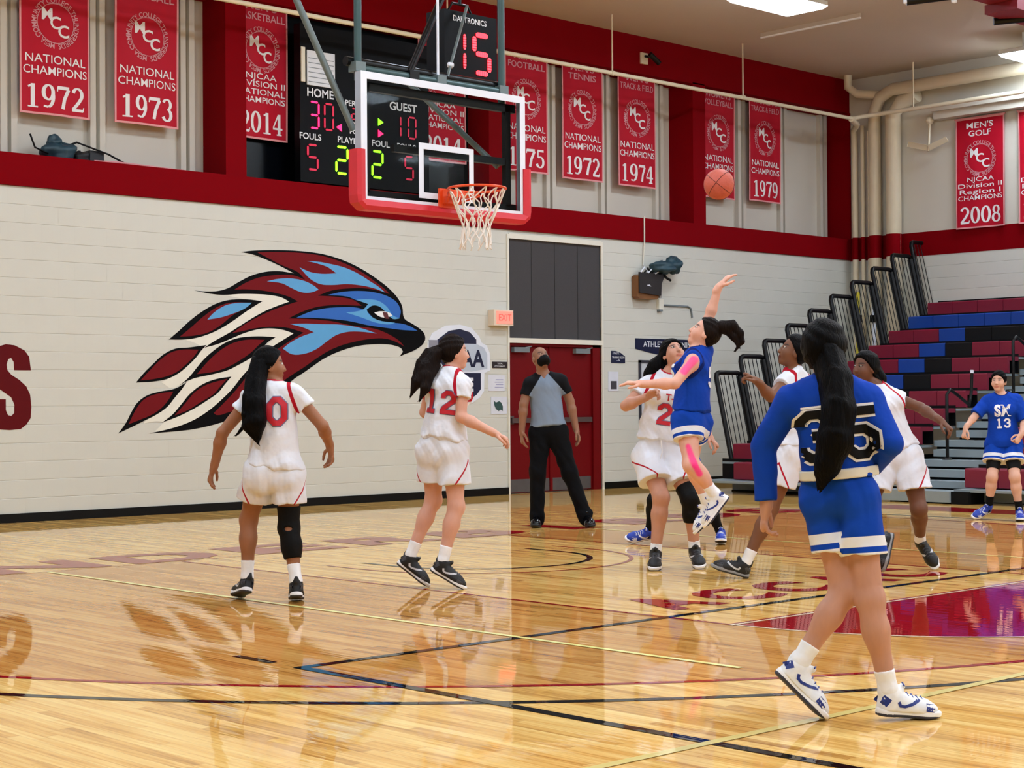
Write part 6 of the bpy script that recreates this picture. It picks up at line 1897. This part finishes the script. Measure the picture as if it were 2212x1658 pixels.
wrap_marks(j, 'number', block_number('5', .13, .1), pt(p.J['pelvis'] + (p.J['neck'] - p.J['pelvis']) * .68, -.08, 0, 0), p.fr + cam * .8, p.up, M_numw, .004)
p.shorts(B_SHO, .42, .05, style='bands', label='blue shorts with white bands')
for x in 'LR':
    p.sock(x, SOCKW, .1); p.shoe(x, 'white')
hd = p.J['head']
p.hair(H_BRN, .012, hairline=.02, tails=[[(pt(hd, .07, -.01, .03), .035), (pt(hd, .13, -.02, .045), .045), (pt(hd, .2, -.02, .05), .042), (pt(hd, .255, -.02, .0), .03), (pt(hd, .27, -.02, -.06), .02), (pt(hd, .24, -.02, -.11), .006)], [(pt(hd, .15, -.02, .03), .03), (pt(hd, .21, -.03, -.03), .022), (pt(hd, .24, -.03, -.09), .005)]], strands=9, seed=4, label='dark ponytail flying behind')

# team-mate almost hidden behind the defender
p = Person(JOINTS['f'], 1.70, (98, 64, 46), V(-.7, -.6, .3), label='player in blue shoes almost hidden behind number 21', build=.86)
p.build(h=.009)
p.jersey(B_JER, sleeve=0, hem=.05, seed=11)
p.shorts(B_SHO, .5, .04, style='bands')
p.band('leggings', 'L', 'leg', .4, 1.75, BLKC, .006); p.band('leggings', 'R', 'leg', .4, 1.75, BLKC, .006)
for x in 'LR':
    p.sock(x, SOCKK, .1); p.shoe(x, 'blue')
p.hair(H_BLK, .012)

# runner behind number 35
p = Person(JOINTS['g'], 1.72, (122, 80, 56), V(-.92, -.05, .32), label='player in white running left with raised fist, half hidden by number 35', build=1.0, ground=('L',), foot_right={'L': FWD, 'R': FWD})
p.hand_opt = {'L': dict(curl=.95, palm=(0, 0, -1), thumb=-FWD), 'R': dict(curl=.5)}
p.build()
p.jersey(W_JER, sleeve=.3, hem=.05, label='white jersey with red trim', seed=13)
p.shorts(W_SHO, .6, .08, label='white shorts with red piping', vh=.16)
p.sock('L', SOCKW, .12); p.sock('R', SOCKW, .12); p.shoe('L', 'grey'); p.shoe('R', 'grey')
hd = p.J['head']
p.hair(H_BLK, .018, hairline=.02, bun=(pt(hd, .09, .02, .03), .05))

# player with arm stretched to the right
p = Person(JOINTS['h'], 1.70, (110, 70, 50), V(-.8, -.5, .05), label='player in white leaning with arm stretched right, half hidden by number 35', build=1.06)
p.hand_opt = {'L': dict(curl=.5, palm=A(0, 0, -1), thumb=-FWD), 'R': dict(curl=.5)}
p.build()
p.jersey(W_JER, sleeve=.42, hem=.05, label='white jersey with red trim', seed=15)
p.shorts(W_SHO, .62, .09, label='white shorts with red piping', vh=.2)
for x in 'LR':
    p.sock(x, SOCKW, .08); p.shoe(x, 'black')
hd = p.J['head']
p.hair(H_BLK, .02, hairline=.03, tails=[[(pt(hd, .06, .04, .0), .06), (pt(hd, .12, .05, -.08), .05), (pt(hd, .14, .05, -.15), .03)]], strands=6, seed=5)

# number thirty-five in the foreground
p = Person(JOINTS['i'], 1.66, (196, 144, 120), V(.55, .83, .0), label='player in blue number 35 walking away with waist-length black hair, nearest the camera', build=.96, ground=('L', 'R'), hips=.84, foot_right={'R': -FWD + RGT * .2, 'L': -FWD})
p.hand_opt = {'L': dict(curl=.5, spread=.03)}
p.build(h=.007)
j = p.jersey(B_JER, sleeve=1.93, hem=.078, inf=.022, armtrim=False, flare=.0, label='long-sleeved blue shirt', seed=17, wrinkle=.004, name='shirt')
T_ = p.J['neck'] - p.J['pelvis']
number(j, '35', pt(p.J['pelvis'] + T_ * .53, -.005, 0, 0), -FWD, p.up, .235, M_numk, M_numw, .075, .12)
wrap_marks(j, 'name_bar', [stroke([(-.11, -.012 + k * .012), (.02, -.008 + k * .012)], .004, sub=10, n_across=1) for k in range(3)], pt(p.J['neck'], -.02, 0, -.1), -FWD, p.up, M_numw, .004)
p.shorts(B_SHO, .58, .06, style='bands', label='blue shorts with white band', inf=.013)
p.garment('waistband', [Cone(p.J['pelvis'] + p.up * .02, p.J['pelvis'] + p.up * .12, .162, .156, .05, p.fr, 1.15)], cloth_mat('waistband_cream', (226, 222, 208)), .006, [(p.J['pelvis'] + p.up * .09, p.up), (p.J['pelvis'] + p.up * .05, -p.up)], wrinkle=.001)
for x in 'LR':
    p.sock(x, SOCKW, .1); p.shoe(x, 'white')
hd = p.J['head']
p.hair(H_BLK, .02, hairline=.03, low=-.1, tails=[[(pt(hd, .0, -.06, -.02), .06), (pt(hd, .02, -.12, -.12), .062), (pt(hd, .02, -.17, -.24), .066), (pt(hd, .0, -.185, -.36), .07), (pt(hd, -.03, -.18, -.46), .05), (pt(hd, -.05, -.18, -.53), .018)]], strands=14, seed=6, label='waist-length black hair')

# player in front of the bleachers
p = Person(JOINTS['j'], 1.66, (222, 172, 148), V(-.5, -.84, .05), label='player in blue shirt with white emblem standing in front of the bleachers', build=1.0)
p.hand_opt = {'R': dict(curl=.8), 'L': dict(curl=.8)}
p.build()
j = p.jersey(B_JER, sleeve=.95, hem=-.02, inf=.022, armtrim=False, label='blue shirt with white emblem', seed=19, wrinkle=.004, name='shirt')
T_ = p.J['neck'] - p.J['pelvis']
wrap_marks(j, 'emblem', text_items('SM', .16, .17, .05), p.J['pelvis'] + T_ * .6, p.fr, p.up, M_numw)
wrap_marks(j, 'number', block_number('13', .11, .09), p.J['pelvis'] + T_ * .44, p.fr, p.up, M_numw)
p.shorts(B_SHO, .52, .08, style='bands', label='blue shorts with white bands')
p.band('tights', 'L', 'leg', .3, .78, BLKC, .008); p.band('tights', 'R', 'leg', .3, .78, BLKC, .008)
for x in 'LR':
    p.sock(x, SOCKK, .12); p.shoe(x, 'blue')
hd = p.J['head']
p.hair(H_BLK, .012, hairline=.045, bun=(pt(hd, .03, .09, .05), .035))
